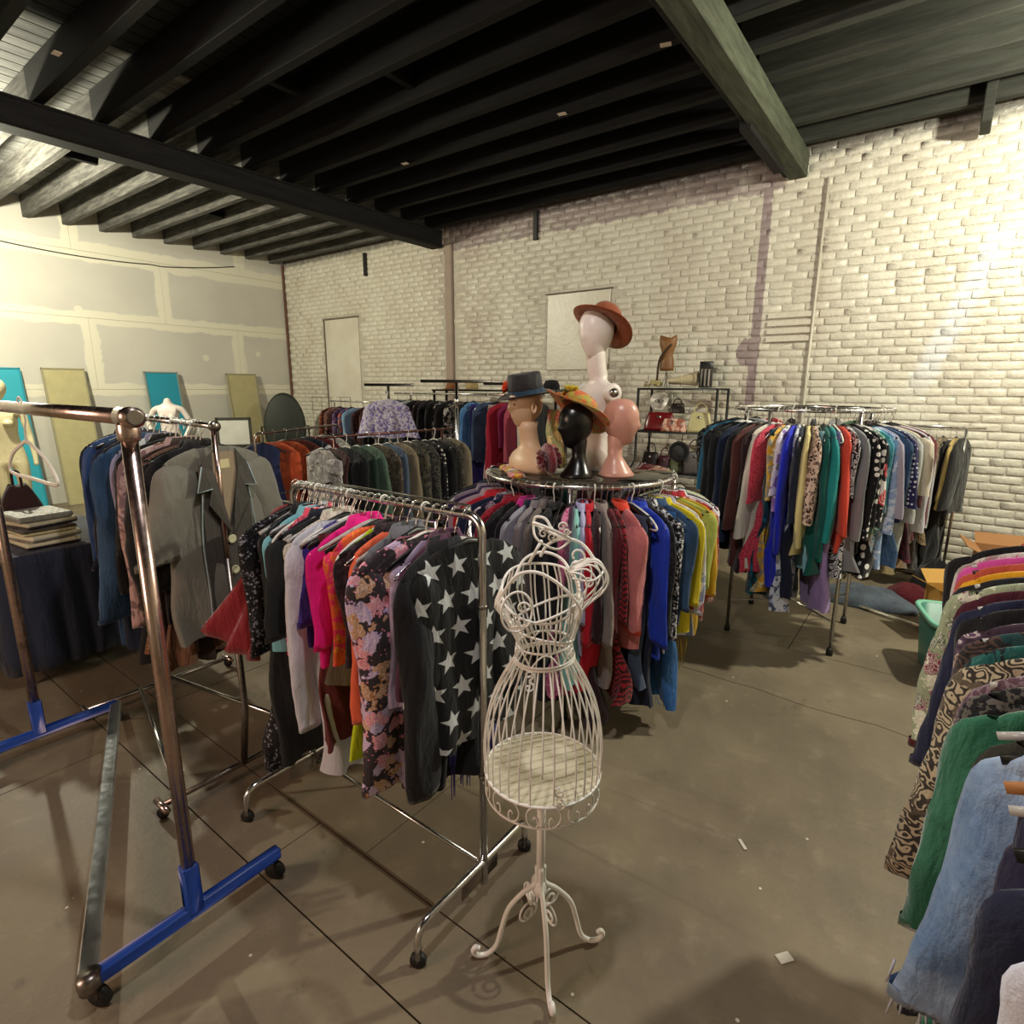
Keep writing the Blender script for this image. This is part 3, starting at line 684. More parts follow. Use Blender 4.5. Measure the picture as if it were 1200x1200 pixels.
for i, (x, ds, kd, mt, L, sl, op) in enumerate(front):
    op = dict(op); red = op.pop('red', 0)
    if kd not in ('pants', 'skirt') and not red: op.setdefault('sw', .18)
    if sl > 0 and not red: op.setdefault('ang', .04)
    yaw_ = PI / 2 + random.uniform(-.10, .10)
    if i == len(front) - 1: yaw_ = PI / 2 - .16
    if red:
        o = empty('gauze_blouse', (x, 1.21, zt), 0, ds + ' of the front chrome rack', 'blouse', GF)
        # gauzy panel swept out to the left and towards the camera
        u = np.linspace(0, 1, 16); v = np.linspace(0, 1, 14); G = np.zeros((16, 14, 3))
        for a_, uu in enumerate(u):
            for b_, vv in enumerate(v):
                top_ = np.array([.03, -.09, -.12]); bl_ = np.array([-.12, -.34, -.49]); br_ = np.array([.03, -.22, -.63])
                P = top_ * (1 - uu) + (bl_ * (1 - vv) + br_ * vv) * uu
                G[a_, b_] = P + np.array([.01, .02, 0]) * math.sin(vv * 16 + uu * 3) * uu + np.array([0, 0, -.03 * math.sin(vv * PI)]) * uu
        ob = put('gauze_panel', G, mt, o, wrap=False)
        md = ob.modifiers.new('thickness', 'SOLIDIFY'); md.thickness = .003
        put('body', body_mesh(.55, sw=.19, top=-.085, seed=3, T=.02, Th=.02, fold=.01), mt, o)
    else:
        lab = ds + ' on the front chrome rack'
        trim = None
        o = garment(kd, mt, (x, 1.21, zt), yaw_, lab, GF, L, sl, seed=i + 5, **op)
        o.rotation_euler[2] = yaw_
    hk = ['black', 'wire', 'clear', 'black', 'white'][i % 5]
    hanger(hk, .013, (x, 1.21, zt), yaw_, HN[hk] + ' carrying the ' + ds.replace(' blown out sideways at the far end', ''), 'hangers on the front chrome rack')
# details: hanger with red floral print in front, extra empty hook cluster at far end
for j in range(9):
    x = front[1 + j][0]; hanger('black' if j % 2 else 'clear', .013, (x + .012, 1.21, zt), PI / 2 + random.uniform(-.2, .2), ('slim black' if j % 2 else 'smoky plastic') + ' empty hanger hooked just before the ' + front[1 + j][1].split(',')[0], 'empty hangers on the front chrome rack')
# purple fringe scarf under the star sweater
o = empty('hanging_shawl', (-1.085, 1.26, zt), PI / 2, 'violet blue fringed scarf showing below the star sweater', 'scarf', GF)
pv = F('plain', '#4a459c', '#39337a'); put('body', body_mesh(.22, sw=.14, bw=.14, hw=.12, top=-.58, T=.012, Th=.014, seed=77, fold=.01, sh=.02, neck=.12), pv, o)
fringe(o, pv, .115, -.78, .12, 40, .0022, .03, 4)

# ================================================================ Z RACK with blue base at the near left (rail y=.57)
zr = empty('rolling_rack', (-2.35, .57, 0), 0, 'near rolling rack with thick chrome posts and a blue Z-shaped base', 'rack')
zh = 1.575
MB().tube([(.725, 0, zh), (-.77, 0, zh)], .021, 16).obj('rail', CHW, zr)
m = MB(); m.tube([(.70, 0, zh), (.775, 0, zh)], .0255, 16); m.obj('rail_collar', CHW, zr)
m = MB(); m.lathe([(.0165, 0), (.021, .0005), (.021, .003), (.0165, .003)], 16); m.obj('end_ring', CHD, zr, loc=(.776, 0, zh), rot=(0, PI / 2, 0))
m = MB(); m.lathe([(.0, 0), (.017, 0), (.017, .004)], 16); m.obj('plug', RUBBER, zr, loc=(.7735, 0, zh), rot=(0, PI / 2, 0))
for xx in (.725, -.77):
    MB().tube([(xx, 0, .18), (xx, 0, zh - .02)], .0195, 16).obj('post', CHW, zr)
    MB().lathe([(.024, zh - .06), (.026, zh - .05), (.026, zh - .02), (.022, zh - .012)], 16, (xx, 0, 0)).obj('socket', CHW, zr)
    MB().box((xx, 0, .175), (.045, .045, .16), .004).obj('blue_sleeve', BLUEP, zr)
MB().box((.725, .0, .095), (.04, .56, .04), .006).obj('base_bar', BLUEP, zr)
MB().box((-.77, .03, .095), (.04, .56, .04), .006).obj('base_bar', BLUEP, zr)
a_ = math.atan2(.28 + .30, -.77 - .725); Lc = math.hypot(1.495, .59)
c_, s_ = math.cos(a_), math.sin(a_)
MB().box((0, 0, 0), (Lc, .045, .035), .004).obj('diagonal_bar', m_chrome('flat_chrome', '#e4e8ec', .3), zr, loc=(-.0225, .015, .095), rot=(0, 0, a_))
for (xx, yy) in ((.725, -.255), (.725, .26), (-.77, .30), (-.77, -.22)):
    caster(zr, xx, yy, .034)
MB().lathe([(.0, .117), (.028, .117), (.030, .09), (.028, .07), (0, .07)], 14, (.725, -.27, 0)).obj('corner_cap', CHD, zr)
# empty white hanger on the thick rail
hw_ = hanger('white', .021, (-2.52, .57, zh), .02, 'empty white tubular hanger on the thick near rail', 'hanger on the near rolling rack', .205); hw_.scale = (1.2, 1, 1.45)

# ================================================================ JACKET RACK (rail at z 1.5, y 1.1..1.3)
jr = empty('garment_rack', (-2.75, 1.08, 0), 0, 'thin chrome rack with a grey jacket at its near end, left side', 'rack')
zj = 1.50; ja = math.atan2(.16, -1.2)
MB().tube([(.50, 0, zj), (.05, .045, zj + .002)], .0115, 12).obj('rail', CH, jr)
MB().tube([(.05, .045, zj), (-.75, .12, zj)], .014, 12).obj('rail', CH, jr)
MB().lathe([(0, -.012), (.020, -.012), (.022, 0), (.020, .012), (0, .012)], 14).obj('end_knob', CHD, jr, loc=(.51, 0, zj), rot=(0, PI / 2, 0))
MB().tube([(.50, 0, zj), (.50, 0, .95)], .0115, 12).obj('upper_post', CHW, jr)
MB().tube([(.50, 0, .97), (.52, .0, .30), (.52, -.03, .05)], .014, 12).obj('lower_post', CHD, jr)
MB().tube([(-.72, .12, zj), (-.72, .12, .05)], .014, 12).obj('post', CH, jr)
for xx, y0, y1 in ((.52, -.36, .36), (-.50, -.30, .42)):
    MB().tube([(xx, y0, .055), (xx, y1, .055)], .012, 10).obj('foot_bar', CHD if xx > 0 else CH, jr)
    for yy in (y0, y1): MB().tube([(xx - .05, yy, .055), (xx + .05, yy, .055)], .013, 10).obj('stub', CHW, jr); caster(jr, xx, yy, .022)
MB().tube([(.52, -.30, .07), (-.50, -.05, .07)], .011, 10).obj('cross_bar', CH, jr)
MB().tube([(.52, .28, .07), (-.50, .10, .07)], .011, 10).obj('cross_bar', CH, jr)

GJ = 'clothes on the thin chrome rack at left'
# the grey short-sleeved jacket, facing the camera
JM = F('plain', '#77746a', rough=.55, sheen=.25); JD = F('plain', '#4a4640', rough=.6); PIPE = F('plain', '#9fb1b4'); BTN = simple('cream_button', '#d3cfae', .35)
jx, jy = -2.31, 1.10; jrz = PI / 2 + .12
jk = garment('jacket', JM, (jx, jy, zj), jrz, 'grey short-sleeved jacket with piped lapels and big cream buttons on the left rack', GJ, .76, .36, seed=21, sw=.205, T=.03, Th=.05, bw=.205, hw=.225, fold=.009, kf=20, w0=.095, w1=.085, ang=.30, neck=.075)
for ch in list(jk.children):
    if ch.name.startswith('collar'): bpy.data.objects.remove(ch)
# front is local -y (rotated to face +x)
def sheet(name, poly, y0, th_, mt, parent, sub=None):
    """flat cloth piece from an (x,z) outline, slightly bulged, thickness th_, in front of the body"""
    n = len(poly); V = [(p[0], y0 - (p[2] if len(p) > 2 else 0), p[1]) for p in poly] + [(p[0], y0 - th_ - (p[2] if len(p) > 2 else 0), p[1]) for p in poly]
    Fc = [tuple(range(n)), tuple(range(2 * n - 1, n - 1, -1))] + [(i, n + i, n + (i + 1) % n, (i + 1) % n) for i in range(n)]
    m = MB().add(V, Fc); return m.obj(name, mt, parent, smooth=False)
yf = -.052
sheet('shirt_front', [(-.10, -.14), (.10, -.14), (.105, -.50), (.105, -.83), (-.105, -.83), (-.105, -.50)], -.046, .010, JD, jk)
sheet('lining', [(-.055, -.10), (.055, -.10), (.050, -.20), (.0, -.40), (-.050, -.20)], -.0565, .002, F('plain', '#9a8a72'), jk)
sheet('neck_label', [(-.022, -.13), (.022, -.13), (.022, -.165), (-.022, -.165)], -.0590, .002, simple('cream_label', '#d4c79a', .7), jk)
for sg in (-1, 1):
    lp = [(sg * .050, -.09), (sg * .095, -.15), (sg * .125, -.245, .004), (sg * .070, -.235, .012), (sg * .085, -.30, .010), (sg * .002, -.43, .012), (sg * .030, -.27, .006), (sg * .052, -.17, .002)]
    sheet('lapel', lp if sg > 0 else lp[::-1], yf - .008, .006, JD, jk)
    MB().tube([(sg * .097, yf - .014, -.15), (sg * .127, yf - .020, -.247), (sg * .070, yf - .028, -.238)], .0028, 6).obj('piping', PIPE, jk)
    MB().tube(smoothpath([(sg * .100, yf - .006, -.26), (sg * .118, yf - .004, -.45), (sg * .112, yf - .004, -.65), (sg * .118, yf - .006, -.84)], 5), .0026, 6).obj('piping', PIPE, jk)
for z_ in (-.455, -.585, -.715):
    b = MB().lathe([(0, -.003), (.017, -.003), (.019, 0), (.017, .003), (.010, .0015), (0, .0015)], 18).obj('button', BTN, jk, loc=(.0, yf - .012, z_), rot=(PI / 2, 0, 0))
hanger('black', .0115, (jx, jy, zj), jrz, 'black hanger inside the grey piped jacket', 'hanger of the grey jacket')
left = [
 (-2.40, 'black blouse behind the grey jacket', 'shirt', BK, .70, .50, {}),
 (-2.45, 'black fuzzy short jacket with a rounded sleeve', 'jacket', F('speckle', '#060607', '#141416', sc=1.4), .55, .50, dict(w0=.12, w1=.10, sT=.06, puff=.25)),
 (-2.50, 'brown corduroy dress', 'dress', F('vstripe', '#7a5744', '#5c4032', sc=1.6), .92, .20, {}),
 (-2.55, 'dark brown cropped coat', 'coat', F('plain', '#3b2925'), .95, .60, {}),
 (-2.62, 'pink and black marbled top', 'shirt', F('splash', '#b99a98', '#7d6468', '#cdb0a4'), .80, .70, dict(sw=.22)),
 (-2.69, 'sparkling copper skirt', 'dress', F('sequin', '#7a5038', '#caa07a'), .92, 0, dict(sw=.17)),
 (-2.76, 'long black sleeveless gown', 'dress', F('plain', '#0f0f12'), 1.0, 0, {}),
 (-2.83, 'black leather jacket with a white tag', 'jacket', F('plain', '#141416', rough=.35), .70, .60, {}),
 (-2.91, 'pale lilac shirt tail', 'shirt', F('plain', '#9a98b4'), .86, .60, {}),
 (-2.99, 'mid blue denim jacket', 'jacket', F('denim', '#243f5e', '#3c5e86'), .86, .76, dict(w0=.13, w1=.11, sT=.06, sw=.22)),
 (-3.08, 'charcoal wool jacket', 'jacket', F('plain', '#2a2a34'), .72, .62, dict(w0=.12, w1=.09)),
 (-3.16, 'navy pleated coat', 'coat', F('plain', '#242c42'), 1.08, .70, {}),
 (-3.25, 'rolled blue denim jeans', 'pants', DEN, 1.05, 0, {}),
 (-3.33, 'bright blue crumpled shirt', 'shirt', F('plain', '#2c4c80', rough=.5), .66, .56, {}),
 (-3.41, 'dark navy suit jacket', 'jacket', NV, .74, .62, {}),
]
for i, (x, ds, kd, mt, L, sl, op) in enumerate(left):
    y = 1.08 + (x + 2.25) * -.10; rz = PI / 2 + .10 + random.uniform(-.12, .12)
    garment(kd, mt, (x, y, zj), rz, ds + ' on the thin rack at left', GJ, L, sl, seed=40 + i, **op)
    hk = ['black', 'white', 'black', 'wire'][i % 4]
    hanger(hk, .014, (x, y, zj), rz, HN[hk] + ' carrying the ' + ds, 'hangers on the thin rack at left')
# white price tag at the leather jacket's shoulder
tag(MB().box((0, 0, 0), (.004, .05, .045), .001).obj('price_tag', simple('paper', '#d8dadf', .7), smooth=False, loc=(-2.78, 1.02, 1.40), rot=(.2, 0, .6)), 'square white paper tag at the shoulder of the black leather jacket', 'tag')
# ================================================================ ROUND RACKS
def round_rack(c, R, zt, label, glass=False, a0=40):
    rt = empty('round_rack', (c[0], c[1], 0), 0, label, 'rack')
    MB().tube(arc((0, 0, zt), R, 0, 360, 72, 'xy')[:-1], .013, 12, closed=True).obj('hoop', CH, rt)
    for k in range(4):
        a = math.radians(a0 + 90 * k); x, y = R * math.cos(a), R * math.sin(a)
        MB().tube([(x, y, zt), (x, y, .05)], .0125, 10).obj('leg', CH, rt)
        MB().lathe([(.012, .0), (.02, .004), (.02, .03), (.013, .055)], 12, (x, y, 0)).obj('foot', RUBBER, rt)
    for k in range(2):
        a = math.radians(a0 + 90 * k); x, y = R * math.cos(a), R * math.sin(a)
        MB().tube([(x, y, .22), (-x, -y, .22)], .007, 8).obj('cross_bar', CH, rt)
    if glass: MB().lathe([(0, zt + .014), (R - .012, zt + .014), (R - .008, zt + .017), (R - .012, zt + .020), (0, zt + .020)], 72).obj('glass_top', GLASS, rt)
    return rt
def ring_clothes(c, R, zt, items, where, grp, seed0, hk_cycle, lo=False, rr=.013, kl=1.0, ks=1.0):
    for i, it in enumerate(items):
        a, ds, kd, mt, L, sl = it[:6]; L *= kl; sl *= ks; op = dict(it[6]) if len(it) > 6 else {}
        ar = math.radians(a); x, y = c[0] + R * math.cos(ar), c[1] + R * math.sin(ar); rz = ar + random.uniform(-.07, .07)
        garment(kd, mt, (x, y, zt), rz, ds + ' on ' + where, grp, L, sl, seed=seed0 + i, lo=lo, **op)
        hk = hk_cycle[i % len(hk_cycle)]
        hanger(hk, rr, (x, y, zt), rz, HN[hk] + ' carrying the ' + ds, 'hangers on ' + where)
C1 = (-1.55, 2.70); R1 = .50; Z1 = 1.20
round_rack(C1, R1, Z1, 'round chrome rack with a glass top under the hatted mannequin heads', True, 25)
W1 = 'the round rack under the heads'; SAT = F('plain', '#d87f80', rough=.28, sheen=.3)
items1 = [
 (-170, 'dusty rose wool coat', 'coat', F('plain', '#7b5557'), .75, .6), (-160, 'black dinner jacket', 'jacket', BK, .7, .6), (-150, 'navy coat facing away', 'coat', NV, .8, .6), (-140, 'faded mauve top', 'shirt', F('plain', '#8f7f90'), .6, .5), (-131, 'deep violet blouse', 'shirt', F('plain', '#33204a'), .62, .5),
 (-124, 'dusty lilac sleeve blouse', 'shirt', F('plain', '#a5909b'), .66, .55), (-118, 'bright crimson blouse', 'shirt', F('plain', '#c01a2c'), .60, .30), (-112, 'midnight blue knit', 'sweater', F('plain', '#1a2140'), .66, .55),
 (-106, 'navy jacket with silver sequin flowers', 'jacket', F('floral', '#1a1c35', '#8a7f9c', '#5a3560', '#9a9ab0', sc=1.3), .64, .56), (-100, 'crimson lace top', 'shirt', F('speckle', '#9c1a2e', '#7a1022'), .56, .34), (-95, 'long black dress', 'dress', BK, .98, .5),
 (-90, 'black top with magenta trim', 'shirt', F('plain', '#1b1520'), .68, .5, dict(trim=F('plain', '#c81f86'))), (-86, 'pale grey raglan shirt with navy cuffs', 'shirt', F('plain', '#9896a6'), .70, .44, dict(trim=NV, w0=.09, w1=.075)),
 (-82, 'brownish grey short sleeved tee', 'shirt', F('plain', '#8a8187'), .70, .34), (-78, 'taupe wool blazer', 'jacket', F('plain', '#6c625e'), .92, .64), (-73.5, 'matte black blazer', 'jacket', BK, .78, .6), (-69, 'long black trousers', 'pants', BK, .92, 0), (-65, 'pink sheer dress', 'dress', F('splash', '#c36a95', '#a13e67', '#d6a5bd'), .90, .3),
 (-61.5, 'mint satin robe', 'dress', F('plain', '#8fd0c9', rough=.4), .84, .55, dict(waist=.17)), (-58.5, 'thin lavender shirt', 'shirt', F('plain', '#b7b4dc'), .68, .5), (-55.5, 'scarlet trousers suit', 'coat', F('plain', '#c3122d'), .86, .62, dict(w0=.07, w1=.05)),
 (-52, 'dark aubergine maxi dress', 'dress', F('plain', '#31151f'), 1.06, .6), (-48.5, 'grey taupe tie-neck blouse', 'shirt', F('plain', '#8d817c'), .86, .62, dict(w0=.06, w1=.045)), (-45.5, 'deep maroon velvet top', 'top', MAR, .62, .55),
 (-42.5, 'red and black zigzag knit dress', 'dress', F('zigzag', '#96202c', '#3a1416'), .92, .5), (-38, 'shiny pink satin bomber jacket', 'jacket', SAT, .66, .58, dict(trim=F('vstripe', '#d0281e', '#e85a3a', sc=2), w0=.10, w1=.075, sT=.05, ang=.03)),
 (-33.5, 'slate blue trousers', 'pants', F('plain', '#41506a'), .86, 0), (-30.5, 'long navy skirt', 'skirt', F('plain', '#1a2236'), .96, 0), (-27, 'vivid royal blue satin blouse', 'shirt', F('plain', '#1f3fc0', rough=.4), .74, .66, dict(w0=.085, w1=.06)),
 (-23.5, 'black blouse with fine sparkle', 'shirt', F('speckle', '#121216', '#2a2a33'), .66, .6), (-20, 'black and white squiggle print blouse', 'shirt', F('speckle', '#15151a', '#cfcfd2', sc=.9), .72, .64, dict(w0=.08)),
 (-16.5, 'long sky blue denim skirt', 'skirt', DENM, .98, 0, dict(hw=.21)), (-13, 'faded blue jeans jacket', 'jacket', DEN, .6, .5), (-9, 'lemon yellow blouse', 'shirt', F('plain', '#e3cf2a'), .64, .50), (-5, 'white blouse with blue and red sketch flowers', 'shirt', F('floral', '#dadbe0', '#c9414c', '#9fb4cf', '#d8d8dc'), .68, .56),
 (-1, 'mustard fringed shawl', 'shawl', F('plain', '#b8921c'), .70, 0, dict()), (3, 'lime green knit', 'sweater', F('plain', '#b3bd5a'), .60, .44), (8, 'golden yellow cardigan', 'sweater', F('plain', '#d0a428'), .62, .50), (13, 'red and white plaid shirt', 'shirt', F('plaid', '#b82a36', '#e3d4d8', '#8a1a28'), .66, .56),
 (18, 'white shirt with folded cuffs', 'shirt', F('plain', '#dcdce2'), .66, .56), (23, 'navy blouse with pink floral cuff', 'shirt', NV, .60, .46, dict(mt2=F('floral', '#1b2236', '#e7b8c8', '#f2e9ee', '#d86a90'))), (28, 'cream quilted jacket', 'jacket', F('plain', '#cfc8b6'), .5, .4), (34, 'pale green scarf-neck top', 'top', F('plain', '#b5c7a0'), .5, .3),
 (44, 'black party dress at the rear', 'dress', BK, .8, .5), (56, 'plum shirt at the rear', 'shirt', F('plain', '#56324a'), .6, .5), (70, 'grey coat at the rear', 'coat', GRY, .8, .6), (86, 'navy shirt at the rear', 'shirt', NV, .6, .5), (102, 'wine sweater at the rear', 'sweater', MAR, .6, .5), (118, 'brown jacket at the rear', 'jacket', BRN, .6, .5), (134, 'teal dress at the rear', 'dress', F('plain', '#1c5a5c'), .8, .5), (150, 'black sweater at the rear', 'sweater', BK, .6, .5), (166, 'charcoal shirt at the rear', 'shirt', CHR, .6, .5),
]
ring_clothes(C1, R1, Z1, items1, W1, 'clothes on ' + W1, 200, ['black', 'wire', 'black', 'white', 'wire', 'black'], kl=.97, ks=.85)
sh_ = [o for o in COL.objects if o.get('label', '').startswith('mustard fringed')][0]
fringe(sh_, F('plain', '#b8921c'), .17, -.78, .17, 34, .0026, .04, 9)
for o in [o for o in COL.objects if o.get('label', '').startswith('long sky blue denim')]:
    fringe(o, DENL, .20, -1.09, .012, 40, .0015, .03, 3)
# one big white hanger hooked on the hoop front
C2 = (-.69, 4.20); R2 = .45; Z2 = 1.53
round_rack(C2, R2, Z2, 'taller round chrome rack in front of the brick wall at right', False, -45)
W2 = 'the taller round rack'
items2 = [
 (-172, 'black shirt far left', 'shirt', BK, .7, .5), (-160, 'black sequinned party top', 'top', F('sequin', '#101012', '#77777f'), .66, .5), (-150, 'sky blue edged black blouse', 'shirt', F('plain', '#2b6d8e'), .62, .5), (-142, 'long black coat', 'coat', BK, 1.0, .7),
 (-134, 'black wool blazer', 'jacket', F('plain', '#1b1c1f'), .86, .66), (-127, 'inky blue velvet jacket', 'jacket', F('plain', '#1c2740'), .90, .66), (-121, 'black blouson', 'jacket', BK, .80, .62), (-115, 'long reddish brown coat', 'coat', F('plain', '#552e2c'), 1.08, .74, dict(w0=.10)),
 (-110.5, 'dark brown beaded dress', 'dress', DBR, 1.10, .5), (-107, 'long ivory duster', 'coat', F('plain', '#cfcabf'), 1.04, .78, dict(w0=.07, w1=.055)), (-102.5, 'long coral red lace dress', 'dress', F('speckle', '#c8455a', '#a32c45', sc=1.2), 1.08, .50, dict(w0=.10, w1=.085)),
 (-99, 'teal and black print maxi skirt', 'skirt', F('splash', '#0e3448', '#14657a', '#0a1420'), 1.20, 0), (-96, 'mustard and grey snake print dress', 'dress', F('splash', '#c79a2c', '#8f8a7c', '#ded3a0'), 1.20, .46), (-93, 'white and lilac floral blouse', 'shirt', F('floral', '#d9d5e2', '#b58ac9', '#8d6fb4', '#7d8f6a'), .60, .42),
 (-90, 'electric blue jumpsuit', 'dress', F('plain', '#1c2bc4'), 1.14, .84, dict(w0=.09, w1=.06, waist=.17)), (-87, 'black and white splatter scarf dress', 'dress', F('splash', '#c7cbd8', '#49506a', '#9fb0d8'), 1.30, 0), (-84, 'midnight navy dress', 'dress', NV, 1.20, .6), (-81.5, 'pale yellow long shirt', 'shirt', F('plain', '#dccf92'), .90, .78),
 (-77.5, 'leopard print blouse', 'shirt', F('leopard', '#cdb4a6', '#2a1c1a', '#a8806c'), .66, .60, dict(w0=.11, w1=.085, sT=.04)), (-74.5, 'light aqua satin slip', 'skirt', F('plain', '#8cc3cf', rough=.4), .98, 0, dict(drop=.0)), (-71, 'dark teal gown', 'dress', F('plain', '#0e5a55'), 1.02, .84, dict(w0=.09, waist=.18)),
 (-67.5, 'turquoise long cardigan', 'sweater', F('plain', '#1f8f90'), .92, .72), (-64.5, 'lavender chiffon maxi skirt', 'skirt', F('plain', '#a48cc4', rough=.6), 1.26, 0, dict(hw=.19, flare=.02)), (-61, 'orange red silk blouse with patterned cuffs', 'shirt', F('plain', '#dc4a36', rough=.5), .84, .66, dict(w0=.085, w1=.085, trim=F('plaid', '#b5303e', '#e07a4a', '#3a3350'))),
 (-57.5, 'zebra striped tunic', 'dress', F('swirl', '#17171b', '#c9c9cc'), 1.02, .4), (-54.5, 'mid grey wool dress', 'dress', F('plain', '#84858a'), .98, .70, dict(waist=.18)), (-51, 'black blouse with white polka dots', 'shirt', F('dots', '#141418', '#e6e4e0'), .84, .70), (-48, 'black and white polka dot wrap dress', 'dress', F('dots', '#17171a', '#dddcda', sc=.7), 1.02, .6),
 (-45, 'red, black and white poppy blouse', 'shirt', F('floral', '#26262a', '#c93038', '#d9d6d2', '#5a9a80', sc=.7), .80, .62), (-42, 'aqua daisy print shirt', 'shirt', F('floral', '#4f9bab', '#bfe0ea', '#2f6f86', '#9ac0d0'), .84, .5), (-39, 'icy blue ruffled blouse', 'shirt', F('splash', '#8fa9cf', '#c9d6ea', '#5f7fb0'), .98, .66),
 (-35.5, 'lilac grey batwing top', 'top', F('plain', '#a9a4b8'), .66, .54, dict(w0=.11, w1=.10)), (-32, 'blue denim dress', 'dress', DEN, .96, .5), (-28.5, 'navy blouse scattered with white flowers', 'shirt', F('dots', '#23234e', '#d6d7e4', sc=1.5), .64, .48, dict(w0=.10, w1=.10)), (-24, 'silver grey knit', 'sweater', F('plain', '#b5b7b8'), .94, .6),
 (-19.5, 'cream wide-sleeved tee', 'shirt', F('plain', '#cfc7b4'), .60, .40, dict(w0=.12, w1=.13)), (-14, 'wine and brown velvet dress', 'dress', F('splash', '#40222a', '#6a2534', '#2a171b'), .94, .5), (-8, 'soft white hooded sweater', 'sweater', F('plain', '#c9c8d2'), .80, .70), (-2, 'dark maroon cardigan', 'sweater', MAR, .84, .66), (5, 'pale grey parka', 'coat', F('plain', '#a9abb2'), .86, .7),
 (14, 'beige shirt at the rear', 'shirt', CRM, .66, .5), (28, 'black jacket at the rear', 'jacket', BK, .66, .5), (44, 'brown coat at the rear', 'coat', BRN, .8, .6), (60, 'green shirt at the rear', 'shirt', F('plain', '#3a5a40'), .6, .5), (78, 'grey sweater at the rear', 'sweater', GRY, .6, .5), (96, 'navy dress at the rear', 'dress', NV, .9, .5), (114, 'black coat at the rear', 'coat', BK, .9, .6), (132, 'red shirt at the rear', 'shirt', RED, .6, .5), (150, 'white shirt at the rear', 'shirt', WHT, .6, .5), (167, 'charcoal coat at the rear', 'coat', CHR, .8, .6),
]
ring_clothes(C2, R2, Z2, items2, W2, 'clothes on ' + W2, 300, ['black', 'wire', 'black', 'clear', 'white', 'wire'], lo=True, kl=.84, ks=.80)

# ================================================================ WALL RAIL at right
wr = empty('garment_rack', (-.12, 5.86, 0), 0, 'straight chrome rack against the brick wall beside the taller round rack', 'rack')
zw = 1.36
MB().tube([(-.42, 0, zw), (.42, 0, zw)], .0115, 10).obj('rail', CH, wr)
for xx in (-.36, .30):
    MB().tube([(xx, 0, zw), (xx, 0, .08)], .011, 10).obj('post', CH, wr); MB().tube([(xx, -.24, .06), (xx, .24, .06)], .012, 8).obj('foot_bar', CH, wr)
MB().tube([(-.36, -.05, .10), (.30, -.05, .10)], .012, 8).obj('base_bar', CH, wr)
WW = 'the straight rack by the brick wall'
wl_items = [(-.38, 'white and black jacket', 'jacket', WHT, .8, .6), (-.33, 'burgundy long dress', 'dress', MAR, .98, .5), (-.27, 'grey brown trousers', 'pants', F('plain', '#4a3d38'), .98, 0), (-.21, 'black evening coat', 'coat', BK, 1.0, .6), (-.16, 'dark red velvet robe', 'dress', F('plain', '#6b1a26'), 1.12, .62),
 (-.11, 'wine satin shirt', 'shirt', F('plain', '#7a1c28', rough=.4), .7, .6), (-.05, 'long cream trench coat', 'coat', F('plain', '#b7a47c'), 1.16, .70, dict(w0=.08)), (.01, 'beige skirt', 'skirt', F('plain', '#b08f72'), 1.08, 0), (.06, 'navy black blouse', 'shirt', F('plain', '#17171f'), .66, .52, dict(w0=.11, w1=.10)),
 (.11, 'grey tweed trousers', 'pants', F('speckle', '#4d4b4e', '#76726e'), 1.08, 0), (.155, 'tan animal print dress', 'dress', F('leopard', '#8f7a5e', '#463a2c', '#a89474'), .86, .6), (.20, 'long black skirt', 'skirt', BK, 1.16, 0), (.24, 'pale gold cardigan', 'sweater', F('plain', '#b39a5e'), .52, .5), (.285, 'black cape-sleeved jacket', 'jacket', BK, .60, .50, dict(w0=.13, w1=.13))]
for i, (x, ds, kd, mt, L, sl, *op) in enumerate(wl_items):
    rz = PI / 2 + random.uniform(-.08, .08) + (-.25 if i > 8 else 0); X = -.12 + x
    garment(kd, mt, (X, 5.86, zw), rz, ds + ' on ' + WW, 'clothes on ' + WW, L, sl, seed=420 + i, lo=True, **(op[0] if op else {}))
    hk = ['black', 'wire'][i % 2]; hanger(hk, .0115, (X, 5.86, zw), rz, HN[hk] + ' carrying the ' + ds, 'hangers on ' + WW)

